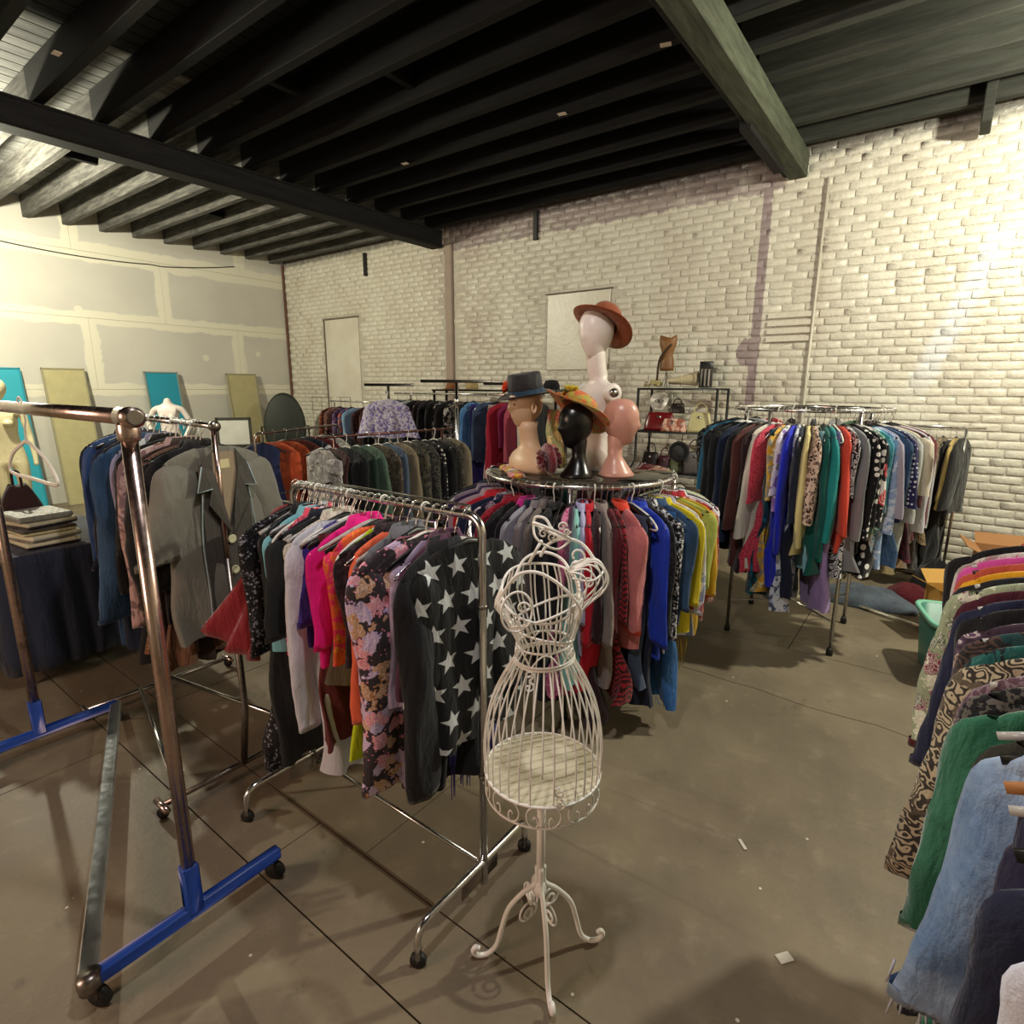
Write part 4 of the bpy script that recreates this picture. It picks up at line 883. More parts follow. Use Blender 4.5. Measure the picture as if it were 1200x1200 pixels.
# ================================================================ RIGHT FOREGROUND RAIL (rail along y at x=.33)
rx = .33; zr_ = 1.29
rr_ = empty('garment_rack', (rx, 1.45, 0), PI / 2, 'rack at the right edge, mostly outside the picture, packed with dark clothes', 'rack')
MB().tube([(-.85, 0, zr_), (.85, 0, zr_)], .013, 12).obj('rail', CH, rr_)
for xx in (-.80, .80):
    MB().tube([(xx, 0, zr_), (xx, 0, .08)], .013, 10).obj('post', CH, rr_); MB().tube([(xx, -.25, .06), (xx, .25, .06)], .012, 8).obj('foot_bar', CH, rr_)
WR = 'the rack at the right edge'
ri = [(2.22, 'black jacket on a white hanger, farthest', 'jacket', BK, .50, .46, dict(w0=.10)), (2.13, 'pale printed blouse', 'shirt', F('splash', '#c9c4bd', '#9a8f8a', '#b5737f'), .52, .46), (2.06, 'bright pink knitted sweater', 'sweater', F('plain', '#cf4f9e'), .56, .50), (1.985, 'rust orange cardigan', 'sweater', F('plain', '#b8543f'), .58, .52), (1.91, 'amber yellow blouse', 'shirt', F('plain', '#dfa01e'), .60, .55),
 (1.85, 'dark charcoal blazer', 'jacket', F('plain', '#1c1c22'), .64, .58, dict(w0=.10)), (1.80, 'sage green floral blouse with a maroon lining', 'shirt', F('floral', '#97a184', '#5f7055', '#c9cdb2', '#7b3a45', sc=1.6), .70, .68, dict(w0=.11, w1=.10, ang=.12, trim=MAR)), (1.73, 'dark burgundy shirt', 'shirt', F('plain', '#4a1a28'), .72, .62), (1.66, 'navy wool coat', 'coat', F('plain', '#1f2440'), .84, .66, dict(w0=.11, w1=.08)),
 (1.585, 'black velvet jacket', 'jacket', F('plain', '#17171b'), .76, .64), (1.51, 'plum cardigan with rust flowers', 'sweater', F('floral', '#3c2c3c', '#8a5644', '#59415a', '#6a4a3a', sc=1.3), .66, .60), (1.44, 'brown and teal paisley shirt', 'shirt', F('swirl', '#2b2a2c', '#56423c', '#23464a', sc=1.3), .70, .62), (1.37, 'dark teal leaf print blouse', 'shirt', F('splash', '#16262b', '#1f5a58', '#3b6c66'), .66, .60),
 (1.31, 'taupe and black scroll brocade coat', 'coat', F('swirl', '#35302b', '#b0a389', '#5a4f42', sc=1.7), .74, .72, dict(w0=.115, w1=.10, ang=.12)), (1.24, 'mauve lace blouse', 'shirt', F('speckle', '#5d4450', '#84707a', sc=1.2), .86, .74), (1.18, 'black beaded tunic', 'dress', F('speckle', '#15151a', '#5b5652', sc=1.2), .90, .5),
 (1.11, 'emerald green velvet dress', 'dress', F('plain', '#1f6a4e', rough=.6, sheen=.5), .84, .62, dict(w0=.11, w1=.09)), (1.04, 'olive suede jacket', 'jacket', F('plain', '#2d2b22'), .80, .66, dict(sw=.18, ang=.05)), (.97, 'light blue denim jacket with frayed hems', 'jacket', F('denim', '#4a6d9c', '#b4cbe6'), .70, .66, dict(w0=.08, w1=.07, ang=.14, sT=.045, sw=.195)), (.90, 'dark indigo velvet coat', 'coat', F('plain', '#1d1a38'), .96, .7, dict(sw=.145, ang=.0)),
 (.83, 'dark blue straight jeans', 'pants', F('denim', '#2b4570', '#5f86b8'), .88, 0, dict(hw=.14)), (.76, 'charcoal trousers', 'pants', F('plain', '#222228'), .92, 0), (.69, 'navy pleated dress', 'dress', F('plain', '#20243c'), .92, .5), (.605, 'white cotton shirt, nearest to the camera', 'shirt', F('plain', '#d3d8ea'), .70, .5, dict(sw=.155, w0=.11))]
for i, (y, ds, kd, mt, L, sl, *op) in enumerate(ri):
    rz = random.uniform(-.10, .10)
    garment(kd, mt, (rx, y, zr_), rz, ds + ' on ' + WR, 'clothes on ' + WR, L * .85, sl * .66, seed=460 + i, **(op[0] if op else {}))
    hk = 'white' if i in (0, 9) else 'wood' if i == 19 else ['black', 'wire', 'clear'][i % 3]; hanger(hk, .013, (rx, y, zr_), rz, HN[hk] + ' carrying the ' + ds, 'hangers on ' + WR, .20)
dj = [o for o in COL.objects if o.get('label', '').startswith('light blue denim jacket')][0]
fr_ = F('plain', '#c9cfda')
for sg in (-1,):
    fo = fringe(dj, fr_, .07, -.141 - .62 * .66, .045, 26, .0022, .07, 12); fo.location = (sg * (.142 + .14 * .66 * .66), 0, -.03)

# ================================================================ HEADS AND MANNEQUINS
def head_rings(H=.235, W=.072, Dp=.092, nose=.016, brow=.004, ch=.0, n=34, m=40, jaw=.55, smoothface=False, ears=0):
    """head from chin (z=0) to crown (z=H); face towards -y"""
    th = np.arange(m) / m * 2 * PI; zz = (1 - np.cos(np.linspace(0, PI, n))) / 2; G = []
    for z in zz:
        a = math.sqrt(max(0, 1 - ((z - .60) / (.60 if z < .6 else .405)) ** 2)); low = 1 - (1 - jaw) * max(0, (.55 - z) / .55) ** 1.4
        w_ = W * a ** .85 * low; d_ = Dp * a ** .8; back = d_ * (1 if z > .35 else (.45 + .55 * (z / .35)))
        x = w_ * np.cos(th); y = np.where(np.sin(th) > 0, back * np.sin(th), d_ * (1.0 - .10 * max(0, .45 - z)) * np.sin(th))
        f = np.exp(-((np.cos(th)) / .16) ** 2) * (np.sin(th) < 0)
        nz = max(0, 1 - abs((z - .42) / .12)) if z < .42 else max(0, 1 - (z - .42) / .17); y = y - f * nose * nz ** 1.2
        soc = np.exp(-((abs(np.cos(th)) - .42) / .17) ** 2) * (np.sin(th) < 0) * math.exp(-((z - .52) / .055) ** 2); y = y + soc * .0075 * (0.5 if smoothface else 1)
        lip = np.exp(-((np.cos(th)) / .26) ** 2) * (np.sin(th) < 0) * (math.exp(-((z - .255) / .028) ** 2) * .6 + math.exp(-((z - .205) / .026) ** 2) * .7); y = y - lip * .006 * (0 if smoothface else 1)
        chn = np.exp(-((np.cos(th)) / .35) ** 2) * (np.sin(th) < 0) * math.exp(-((z - .08) / .07) ** 2); y = y - chn * .008
        G.append(np.stack([x, y, np.full(m, z * H)], 1))
    return np.array(G)
def neck_base(z1, pts, m=40, lean=0.0):
    th = np.arange(m) / m * 2 * PI; G = []
    for (z, rx_, ry_, oy) in pts: G.append(np.stack([rx_ * np.cos(th), ry_ * np.sin(th) + oy, np.full(m, z)], 1))
    return np.array(G)
def display_head(name, loc, rz, mt, label, cat, Hn=.165, scale=1.0, smoothface=True, base=.075, cat2=None):
    o = empty(name, loc, rz, label, cat, None)
    nb_ = neck_base(0, [(0, base, base * .95, .012), (.008, base * 1.02, base * .97, .012), (.03, base * .86, base * .8, .014), (.06, base * .66, base * .62, .018), (.10, .036, .037, .022), (Hn - .02, .034, .038, .022), (Hn + .03, .040, .046, .018), (Hn + .07, .03, .04, .015)])
    MB().grid(nb_ * scale, True, True).obj('neck', mt, o)
    hg = head_rings(smoothface=smoothface) ; hg[:, :, 2] += Hn - .012
    MB().grid(hg * scale, True, True).obj('face', mt, o)
    return o
ZT = Z1 + .022
PNK = simple('peach_pink_gloss', '#c99484', .32, 0, .06, 6); BLKG = simple('black_gloss', '#0d0c0d', .28, 0, .05); SKN = simple('waxy_skin_plastic', '#d3b08e', .45, 0, .06, 7); MWH = simple('mannequin_white', '#dcd2cc', .4, 0, .04, 5)
def camang(x, y): return math.atan2(y, x)
h1 = display_head('display_head', (-1.27, 2.60, ZT), 1.85, PNK, 'glossy peach-pink faceless head, rightmost on the glass-topped rack', 'mannequin head', .165, .98, True, .095)
h2 = display_head('display_head', (-1.42, 2.42, ZT), -.55, BLKG, 'glossy black abstract head in a sun hat on the round rack', 'mannequin head', .155, .96, True, .088)
# flesh coloured realistic head with shoulders
h3 = empty('display_head', (-1.72, 2.42, ZT), -.52, 'flesh-coloured female head and shoulders with painted face under a black hat', 'mannequin head')
th = np.arange(40) / 40 * 2 * PI; G = []
for (z, rx_, ry_, oy) in [(0, .155, .085, .02), (.02, .165, .09, .02), (.06, .165, .088, .02), (.095, .135, .075, .022), (.12, .085, .06, .025), (.14, .055, .052, .025), (.17, .047, .05, .02), (.22, .045, .05, .012), (.26, .05, .055, .01)]:
    G.append(np.stack([rx_ * np.cos(th), ry_ * np.sin(th) + oy, np.full(40, z)], 1))
MB().grid(np.array(G), True, True).obj('bust', SKN, h3)
hg = head_rings(); hg[:, :, 2] += .225; MB().grid(hg, True, True).obj('face', SKN, h3)
LIP = simple('painted_lips', '#a1283a', .35); EYE = simple('painted_eye', '#2a1c18', .3); EW = simple('eye_white', '#e8e2da', .3)
for sg in (-1, 1):
    MB().lathe([(0, -.004), (.010, 0), (0, .004)], 14, sy=.45).obj('eye', EW, h3, loc=(sg * .029, -.0755, .347), rot=(PI / 2, 0, sg * .35))
    MB().lathe([(0, -.005), (.0055, 0), (0, .005)], 12).obj('iris', EYE, h3, loc=(sg * .029, -.0775, .347), rot=(PI / 2, 0, sg * .35))
    MB().tube(smoothpath([(sg * .014, -.088, .366), (sg * .030, -.082, .372), (sg * .046, -.070, .364)], 4), .0018, 5).obj('eyebrow', EYE, h3)
    ear = MB().grid(np.array([[(sg * (.068 + .010 * (k == 1)) + sg * (.006 if k else 0), .01 + q * .014 * math.cos(a), .330 + q * .028 * math.sin(a)) for a in np.linspace(0, 2 * PI, 13)[:-1]] for k, q in ((0, 1.0), (1, 1.05), (1, .6), (0, .4))]), True, True); ear.obj('ear', SKN, h3)
MB().lathe([(0, -.004), (.016, 0), (0, .004)], 16, sy=.5).obj('mouth', LIP, h3, loc=(0, -.0965, .279), rot=(PI / 2, 0, 0))
# tall white mannequin torso standing on the glass
mw = empty('mannequin', (-1.50, 2.76, ZT), -.55, 'tall white armless mannequin with a bare egg-shaped face in a brown hat', 'mannequin')
G = []
for (z, rx_, ry_, oy) in [(0, .125, .095, 0), (.03, .135, .105, 0), (.09, .115, .09, 0), (.15, .095, .078, 0), (.20, .10, .085, -.004), (.26, .118, .100, -.012), (.31, .125, .108, -.018), (.355, .130, .092, -.006), (.39, .145, .075, .004), (.425, .150, .062, .010), (.448, .125, .052, .012), (.462, .080, .046, .012), (.475, .055, .045, .010), (.50, .056, .054, .004), (.55, .051, .050, -.004), (.585, .052, .052, -.010), (.615, .050, .052, -.012), (.64, .046, .05, -.014), (.67, .03, .035, -.016)]:
    bust = (np.exp(-((np.cos(th) - .45) / .28) ** 2) + np.exp(-((np.cos(th) + .45) / .28) ** 2)) * (np.sin(th) < 0) * math.exp(-((z - .295) / .045) ** 2) * .030
    G.append(np.stack([rx_ * np.cos(th), ry_ * np.sin(th) + oy - bust, np.full(40, z)], 1))
MB().grid(np.array(G), True, True).obj('torso', MWH, mw)
hg = head_rings(H=.262, W=.084, Dp=.104, nose=.008, smoothface=True); hg[:, :, 1] -= .016; hg[:, :, 2] += .575; MB().grid(hg, True, True).obj('face', MWH, mw, rot=(0, 0, .38))
for sg in (-1, 1):
    a = MB().lathe([(.030, -.03), (.046, 0), (.050, .018), (.047, .026), (.030, .027), (0, .027)], 24).obj('shoulder_socket', MWH, mw, loc=(sg * .140, .008, .405), rot=(0, sg * PI / 2 * .92, 0))
    MB().lathe([(0, .026), (.026, .026), (.028, .031), (.0, .031)], 20, sx=.8).obj('metal_plate', CHD, a)

# ---- hats
def hat(name, loc, rot, crown, brim, mt, label, band=None, tilt_brim=None, sx=1.0, sy=1.12):
    o = empty(name, loc, 0, label, 'hat'); o.rotation_euler = rot
    m = MB(); m.lathe(crown, 36, sx=sx, sy=sy, cap=False); cr = m.obj('crown', mt, o)
    md = cr.modifiers.new('felt', 'SOLIDIFY'); md.thickness = .003
    th = np.arange(48) / 48 * 2 * PI; G = []
    for r_, z_ in brim:
        wv = (tilt_brim(th, r_) if tilt_brim else 0 * th)
        G.append(np.stack([r_ * sx * np.cos(th), r_ * sy * np.sin(th), z_ + wv], 1))
    bo = MB().grid(np.array(G), True).obj('brim', mt, o); md = bo.modifiers.new('felt', 'SOLIDIFY'); md.thickness = .003
    if band: MB().lathe([(band[0], band[1]), (band[0] - .002, band[2])], 36, sx=sx, sy=sy, cap=False).obj('hat_band', band[3], o)
    return o
FELT = F('plain', '#8f4a28', sheen=.2); STR = F('speckle', '#1b1a1e', '#2d2a30', sc=2.5, rough=.6)
mwM = mw
hat('fedora', (-1.478, 2.768, ZT + .758), (-.58, .05, -.18), [(.080, 0), (.078, .04), (.073, .075), (.060, .094), (.035, .088), (.012, .078), (.001, .076)], [(.079, .004), (.100, .0), (.128, -.006), (.160, -.010)], FELT,
    'wide brown felt hat on the tall white mannequin', (.0825, .004, .026, F('plain', '#5a2a17')), lambda th, r: .012 * ((r - .08) / .07) * np.cos(2 * th) + .0 * r)
hat('boater_hat', (-1.72, 2.425, ZT + .395), (.16, .10, -.85), [(.084, 0), (.080, .05), (.077, .100), (.073, .108), (.03, .112), (.001, .112)], [(.083, .004), (.10, .0), (.12, -.006), (.135, -.004)], STR,
    'black straw hat with an orange flower on the flesh-coloured head', (.0855, .004, .030, F('plain', '#2a4258')), lambda th, r: .022 * ((r - .08) / .07) * np.cos(th) ** 2)
hb = [o for o in COL.objects if o.name.startswith('boater_hat')][0]
def flower(parent, loc, s, mt, rot=(0, 0, 0), n=7, name='flower', tc=None):
    m = MB()
    for layer in range(2):
        for k in range(n):
            a = 2 * PI * k / n + layer * .4; q = s * (1 - .3 * layer); u = np.linspace(0, 1, 6); v = np.linspace(-1, 1, 5)
            G = np.array([[((q * uu) * math.cos(a) - q * .42 * math.sin(PI * uu * .85) * vv * math.sin(a), (q * uu) * math.sin(a) + q * .42 * math.sin(PI * uu * .85) * vv * math.cos(a), q * (.15 + .45 * uu * uu * (1 + layer)) - .1 * q * vv * vv) for vv in v] for uu in u])
            m.grid(G)
    m.lathe([(0, 0), (s * .18, s * .1), (s * .15, s * .3), (0, s * .38)], 10)
    o = m.obj(name, mt, parent, loc=loc, rot=rot); md = o.modifiers.new('t', 'SOLIDIFY'); md.thickness = .0015; return o
flower(hb, (-.055, -.085, .045), .034, F('plain', '#f2501e', rough=.6), (1.3, 0, -.5))
SUN = F('splash', '#c96a42', '#a5a04a', '#d8903c', rough=.6)
sh2 = hat('sun_hat', (-1.445, 2.475, ZT + .325), (-.62, .0, -.45), [(.086, .0), (.082, .045), (.070, .070), (.045, .08), (.001, .083)], [(.084, .004), (.11, .0), (.135, -.006), (.158, -.008), (.165, -.006)], SUN,
    'wide floral sun hat in orange and green on the black head', None, lambda th, r: .030 * ((r - .08) / .12) * np.sin(2 * th + .6))
flower(sh2, (-.105, -.02, .03), .058, F('plain', '#ef9a16', rough=.6), (.35, -.25, 0), 8); flower(sh2, (.0, -.085, .05), .040, F('plain', '#d9d24e', rough=.6), (.5, 0, 0)); flower(sh2, (-.055, -.07, .05), .032, F('plain', '#7fa277'), (.4, 0, 0))
# velvet flower disc, folded scarf and patterned pouch on the glass
vd = empty('velvet_disc', (-1.52, 2.34, ZT + .088), 0, 'round dark red velvet rosette propped between the flesh and black heads', 'ornament'); vd.rotation_euler = (PI / 2 - .15, 0, -.6 + PI)
VEL = F('plain', '#6c0f22', rough=.6, sheen=.6)
MB().lathe([(0, -.02), (.05, -.02), (.075, -.010), (.080, 0), (.075, .012), (.05, .022), (.02, .018), (0, .016)], 36).obj('pad', VEL, vd)
flower(vd, (0, 0, .012), .055, VEL, (0, 0, 0), 9); flower(vd, (0, 0, -.012), .055, VEL, (PI, 0, 0), 9)
sc_ = np.array([[(-.17 + .34 * u, .035 * math.cos(a) * (1 + .2 * math.sin(u * 9)), .014 + .013 * math.sin(a) + .003 * math.sin(u * 25)) for a in np.linspace(0, 2 * PI, 17)[:-1]] for u in np.linspace(0, 1, 26)])
tag(MB().grid(sc_, True, True).obj('folded_scarf', F('floral', '#c8a23a', '#b5302e', '#e6dfc4', '#5a3a2a', sc=1.2), loc=(-1.72, 2.30, ZT), rot=(0, 0, -.75)), 'rolled yellow, red and white patterned scarf at the left rim of the glass', 'scarf')
sc2 = empty('beaded_scarf', (-1.60, 2.52, ZT), .2, 'green, orange and cream patterned scarf hanging behind the flesh-coloured head', 'scarf')
G = np.array([[(-.05 + .10 * v + .01 * math.sin(u * 8), .02 * math.sin(v * 9 + u * 4), .02 + .30 * u) for v in np.linspace(0, 1, 9)] for u in np.linspace(0, 1, 14)])
ob = MB().grid(G).obj('cloth_panel', F('floral', '#a8a878', '#c9552a', '#e0c66a', '#5a6a3a', sc=1.3), sc2); md = ob.modifiers.new('t', 'SOLIDIFY'); md.thickness = .004
# ================================================================ WHITE WIRE DRESS FORM
df = empty('wire_dress_form', (-.757, 1.162, 0), .643, 'white wire cage dress form on a scrolled tripod stand, centre front', 'dress form')
WM = WHITEM; wr_ = .0024; zb = .625
def scroll(c, r0, turns, a0, sgn=1, plane='xz', n=26):
    P = []
    for i in range(n + 1):
        t = i / n; a = a0 + sgn * turns * 2 * PI * t; r = r0 * (1 - .82 * t)
        P.append((c[0] + r * math.cos(a), c[1], c[2] + r * math.sin(a)))
    return P
def plane_rot(P, az, o=(0, 0, 0)):
    c, s = math.cos(az), math.sin(az); return [(o[0] + p[0] * c - p[1] * s, o[1] + p[0] * s + p[1] * c, o[2] + p[2]) for p in P]
MB().tube([(0, 0, .23), (0, 0, zb - .008)], .0125, 14).obj('pole', WM, df)
for k in range(4):
    az = math.radians(-82 + 90 * k)
    leg = smoothpath([(.010, 0, .30), (.012, 0, .245), (.05, 0, .215), (.092, 0, .165), (.112, 0, .10), (.128, 0, .04), (.155, 0, .013), (.183, 0, .012), (.197, 0, .028), (.190, 0, .042), (.180, 0, .036)], 5)
    MB().tube(plane_rot(leg, az), .0075, 10).obj('leg', WM, df)
    s1 = scroll((.040, 0, .165), .034, 1.15, PI * .5, 1); s2 = scroll((.045, 0, .165), .034, 1.2, PI * .5, -1)
    m = MB(); m.tube(plane_rot(s1, az + .5), .0032, 6); m.tube(plane_rot(s2, az + .5), .0032, 6); m.obj('leg_scroll', WM, df)
MB().lathe([(0, .205), (.018, .205), (.020, .225), (.014, .25), (0, .255)], 16).obj('hub', WM, df)
RB = .158
DISC = simple('cream_board', '#cfc8b0', .5, 0, .08, 9)
MB().lathe([(0, zb - .006), (RB - .004, zb - .006), (RB - .004, zb), (0, zb)], 56).obj('round_board', DISC, df, smooth=False)
MB().tube(arc((0, 0, zb), RB, 0, 360, 60, 'xy')[:-1], .0038, 8, closed=True).obj('upper_hoop', WM, df)
MB().tube(arc((0, 0, zb - .062), RB * .985, 0, 360, 60, 'xy')[:-1], .0036, 8, closed=True).obj('lower_hoop', WM, df)
def on_hoop(u, z, R_=RB): return (R_ * math.cos(u), R_ * math.sin(u), z)
for k in range(9):
    a = 2 * PI * k / 9 - .2; m = MB()
    # pair of C-scrolls between the hoops
    for sg in (-1, 1):
        P = []
        for i in range(30):
            t = i / 29
            if t < .6: q = t / .6; ang_ = -PI * .5 + PI * q; u = .205 - .135 * math.cos(ang_) * 1.0; zz = -.031 + .028 * math.sin(ang_)
            else: q = (t - .6) / .4; ang_ = PI * .5 + q * 0; u = .205
            P.append((u, zz))
        # simple C: big arc then small curl
        P = [(.205 - .15 * math.sin(math.radians(x)) , -.031 + .029 * math.cos(math.radians(x))) for x in range(0, 181, 15)]
        P += [(.205 + .045 * math.sin(math.radians(x)), -.045 + .015 * -math.cos(math.radians(x))) for x in range(0, 260, 24)]
        P = [(a + sg * (.34 - u), zb + z_) for u, z_ in P]
        m.tube([on_hoop(u, z_, RB * .992) for u, z_ in P], .0026, 6)
    m.obj('apron_scroll', WM, df)
# skirt cage
prof = [(.955, .078), (.93, .092), (.89, .115), (.83, .140), (.76, .156), (.69, .161), (zb, RB)]
NW = 34
for k in range(NW):
    a = 2 * PI * k / NW + .03
    P = smoothpath([(r * math.cos(a), r * math.sin(a) * .98, z) for z, r in prof], 4)
    if k in (25, 27): P = P[:int(len(P) * .80)]
    MB().tube(P, wr_, 6).obj('skirt_wire', WM, df)
for s_, z0, sg in ((.0, .665, 1), (.0, .63, -1)):
    P = scroll((.0, 0, 0), .016, 1.2, PI / 2, sg); P = [(p[0] + .035, -RB * .985, z0 + p[2]) for p in P]; MB().tube(P, .0028, 6).obj('skirt_scroll', WM, df)
for sg in (1, -1):
    P = scroll((.0, 0, 0), .017, 1.2, -PI / 2 * sg, sg); P = [(p[0] - .035, RB * .96, .80 + sg * .02 + p[2]) for p in P]; MB().tube(P, .0028, 6).obj('skirt_scroll', WM, df)
for z, r in ((.955, .079), (.998, .071), (.962, .078)):
    MB().tube([(r * math.cos(t), r * math.sin(t), z + .006 * math.cos(t)) for t in np.linspace(0, 2 * PI, 41)[:-1]], .003, 8, closed=True).obj('waist_hoop', WM, df)
for k in range(6):
    a0 = 2 * PI * k / 6; P = [(.077 * math.cos(a0 + t), .077 * math.sin(a0 + t), .955 + .042 * math.sin(t / (2 * PI / 6) * PI)) for t in np.linspace(0, 2 * PI / 6, 9)]
    MB().tube(P, wr_, 6).obj('waist_arch', WM, df)
# bodice cage: leans to the left, top edge slants (front low on the left, back high)
def topz(a): return 1.150 + .052 * math.sin(a) + .012 * math.cos(2 * a)
def bod(a, z):
    r = float(np.interp(z, [.998, 1.05, 1.10, 1.15, 1.22], [.071, .090, .104, .100, .078])); lean = -.012 * (z - 1.0) / .15
    bustl = .020 * math.exp(-((z - 1.105) / .035) ** 2) * (math.cos(a - PI * 1.12) > .2) * math.cos(a - PI * 1.12)
    return (r * math.cos(a) * (1 + bustl / r) + lean, r * .88 * math.sin(a), z)
NB_ = 34
for k in range(NB_):
    a = 2 * PI * k / NB_; tz = topz(a); MB().tube([bod(a + (.05 if k % 2 else -.03) * math.sin((z - .998) * 14), z) for z in np.linspace(.998, tz, 12)], wr_, 6).obj('bodice_wire', WM, df)
MB().tube([bod(a, topz(a)) for a in np.linspace(0, 2 * PI, 49)[:-1]], .0034, 8, closed=True).obj('neckline_hoop', WM, df)
MB().tube([bod(a, 1.085 + .040 * math.cos(a + .3)) for a in np.linspace(0, 2 * PI, 49)[:-1]], .0036, 8, closed=True).obj('bust_hoop', WM, df)
MB().tube([bod(a, 1.035 - .02 * math.cos(a)) for a in np.linspace(PI * 1.05, PI * 1.95, 20)], .0030, 8).obj('rib_wire', WM, df)
# heavy front arch and left cup
MB().tube(smoothpath([bod(3.3, 1.10), (-.100, -.045, 1.165), (-.070, -.060, 1.205), (-.025, -.068, 1.212), (.025, -.070, 1.185), (.065, -.070, 1.145), (.085, -.055, 1.105), bod(5.9, 1.06)], 6), .0042, 8).obj('front_arch', WM, df)
cup = [(-.075 + .038 * math.cos(t), -.082 + .012 * math.cos(t), 1.115 + .052 * math.sin(t)) for t in np.linspace(0, 2 * PI, 31)[:-1]]
MB().tube(cup, .003, 8, closed=True).obj('cup_hoop', WM, df)
for dz, sg in ((.015, 1), (-.02, -1)):
    P = [(p[0] - .060, -.094, 1.115 + dz + p[2]) for p in scroll((0, 0, 0), .017, 1.2, 0, sg)]; MB().tube(P, .0026, 6).obj('cup_scroll', WM, df)
MB().tube(smoothpath([(-.112, -.03, 1.155), (-.120, -.03, 1.125), (-.118, -.035, 1.10), (-.108, -.03, 1.085)], 4), .004, 8).obj('side_scroll', WM, df)
# upper back arch, puffed right side
MB().tube(smoothpath([(-.085, .03, 1.15), (-.055, .06, 1.205), (-.005, .075, 1.222), (.045, .07, 1.205), (.075, .045, 1.165)], 6), .004, 8).obj('back_arch', WM, df)
MB().tube(smoothpath([(-.012, .05, 1.218), (.005, .04, 1.252), (.045, .03, 1.272), (.090, .02, 1.262), (.122, .01, 1.225), (.128, 0, 1.205)], 6), .0042, 8).obj('shoulder_arch', WM, df)
MB().tube([(p[0] + .078, .02, 1.225 + p[2] * 1.2) for p in scroll((0, 0, 0), .028, .8, -1.2, 1)], .003, 6).obj('shoulder_scroll', WM, df)
MB().tube([(p[0] + .108, -.01, 1.165 + p[2]) for p in scroll((0, 0, 0), .014, 1.3, 2, -1)], .0026, 6).obj('shoulder_scroll', WM, df)
for k in range(9):
    t = k / 8; y = -.055 + .11 * t; bul = math.sin(PI * (t * .8 + .1)); x_ = .07 + .088 * bul
    P = smoothpath([(.058, y * .5, 1.200 - .02 * t), (.062 + .060 * bul, y, 1.225 - .03 * (1 - bul)), (x_, y, 1.185), (x_ * .96, y, 1.145), (.075 + .02 * bul, y * .8, 1.095), (.058, y * .5, 1.055)], 5)
    MB().tube(P, .0023, 6).obj('puff_wire', WM, df)
MB().tube(smoothpath([(.062, -.045, 1.19), (.11, -.05, 1.185), (.145, -.01, 1.20), (.13, .04, 1.215), (.07, .045, 1.20)], 5), .0028, 6).obj('puff_hoop', WM, df)
# neck post and scrolled cap
MB().tube([(-.045, .02, 1.205), (-.012, .01, 1.272)], .004, 8).obj('neck_post', WM, df)
def cap_pt(u, r1=.052, r2=.035): 
    x, y = r1 * math.cos(u), r2 * math.sin(u); return (.014 + x * .93, y, 1.298 - x * .42 - y * .35)
MB().tube([cap_pt(u) for u in np.linspace(0, 2 * PI, 31)[:-1]], .0036, 8, closed=True).obj('cap_hoop', WM, df)
MB().tube(smoothpath([cap_pt(PI), (-.028, -.01, 1.338), (-.005, -.02, 1.335), (.012, -.025, 1.31), (.040, -.015, 1.29), cap_pt(.1)], 5), .0034, 8).obj('cap_arch', WM, df)
MB().tube(smoothpath([cap_pt(PI), (-.030, -.02, 1.29), (-.005, -.02, 1.268), (.03, -.01, 1.255), cap_pt(.1)], 5), .003, 8).obj('cap_arch', WM, df)
for (x, z, sg, r) in ((-.010, 1.300, 1, .013), (.012, 1.292, -1, .013), (.036, 1.318, 1, .012), (.048, 1.306, -1, .009)):
    MB().tube([(p[0] + x, -.03, z + p[2]) for p in scroll((0, 0, 0), r, 1.3, 0, sg)], .0024, 6).obj('cap_scroll', WM, df)

# ================================================================ BACK RACKS
def rail_rack(p0, p1, z, label, mt=CH, r=.011, corner=True, inset=0.04, foot=.22, names='garment_rack'):
    cx_, cy_ = (p0[0] + p1[0]) / 2, (p0[1] + p1[1]) / 2; a = math.atan2(p1[1] - p0[1], p1[0] - p0[0]); h = math.hypot(p1[0] - p0[0], p1[1] - p0[1]) / 2
    o = empty(names, (cx_, cy_, 0), a, label, 'rack'); R = .05
    if corner: MB().tube([(h, 0, .06), (h, 0, z - R)] + arc((h - R, 0, z - R), R, 0, 90, 6)[1:] + arc((-h + R, 0, z - R), R, 90, 180, 6) + [(-h, 0, .06)], r, 10).obj('rail', mt, o)
    else:
        MB().tube([(-h, 0, z), (h, 0, z)], r, 10).obj('rail', mt, o)
        for s in (-1, 1): MB().tube([(s * (h - inset), 0, z), (s * (h - inset), 0, .06)], r, 8).obj('post', mt, o)
    for s in (-1, 1): MB().tube([(s * (h - (0 if corner else inset)), -foot, .05), (s * (h - (0 if corner else inset)), foot, .05)], r, 8).obj('foot_bar', mt, o)
    return o
def rail_clothes(p0, p1, z, items, where, seed0, hk_cycle=('black', 'wire'), face=0.0, rr=.011, jit=.12):
    a = math.atan2(p1[1] - p0[1], p1[0] - p0[0]) - PI / 2; n = len(items)
    for i, it in enumerate(items):
        ds, kd, mt, L, sl = it[:5]; op = dict(it[5]) if len(it) > 5 else {}
        t = op.pop('t', (i + .5) / n); q = op.pop('yaw', 0)
        P = (p0[0] + (p1[0] - p0[0]) * t, p0[1] + (p1[1] - p0[1]) * t, z); rz = a + face + q + random.uniform(-jit, jit)
        garment(kd, mt, P, rz, ds + ' on ' + where, 'clothes on ' + where, L, sl, seed=seed0 + i, lo=True, **op)
        hk = hk_cycle[i % len(hk_cycle)]; hanger(hk, rr, P, rz, HN[hk] + ' carrying the ' + ds, 'hangers on ' + where)
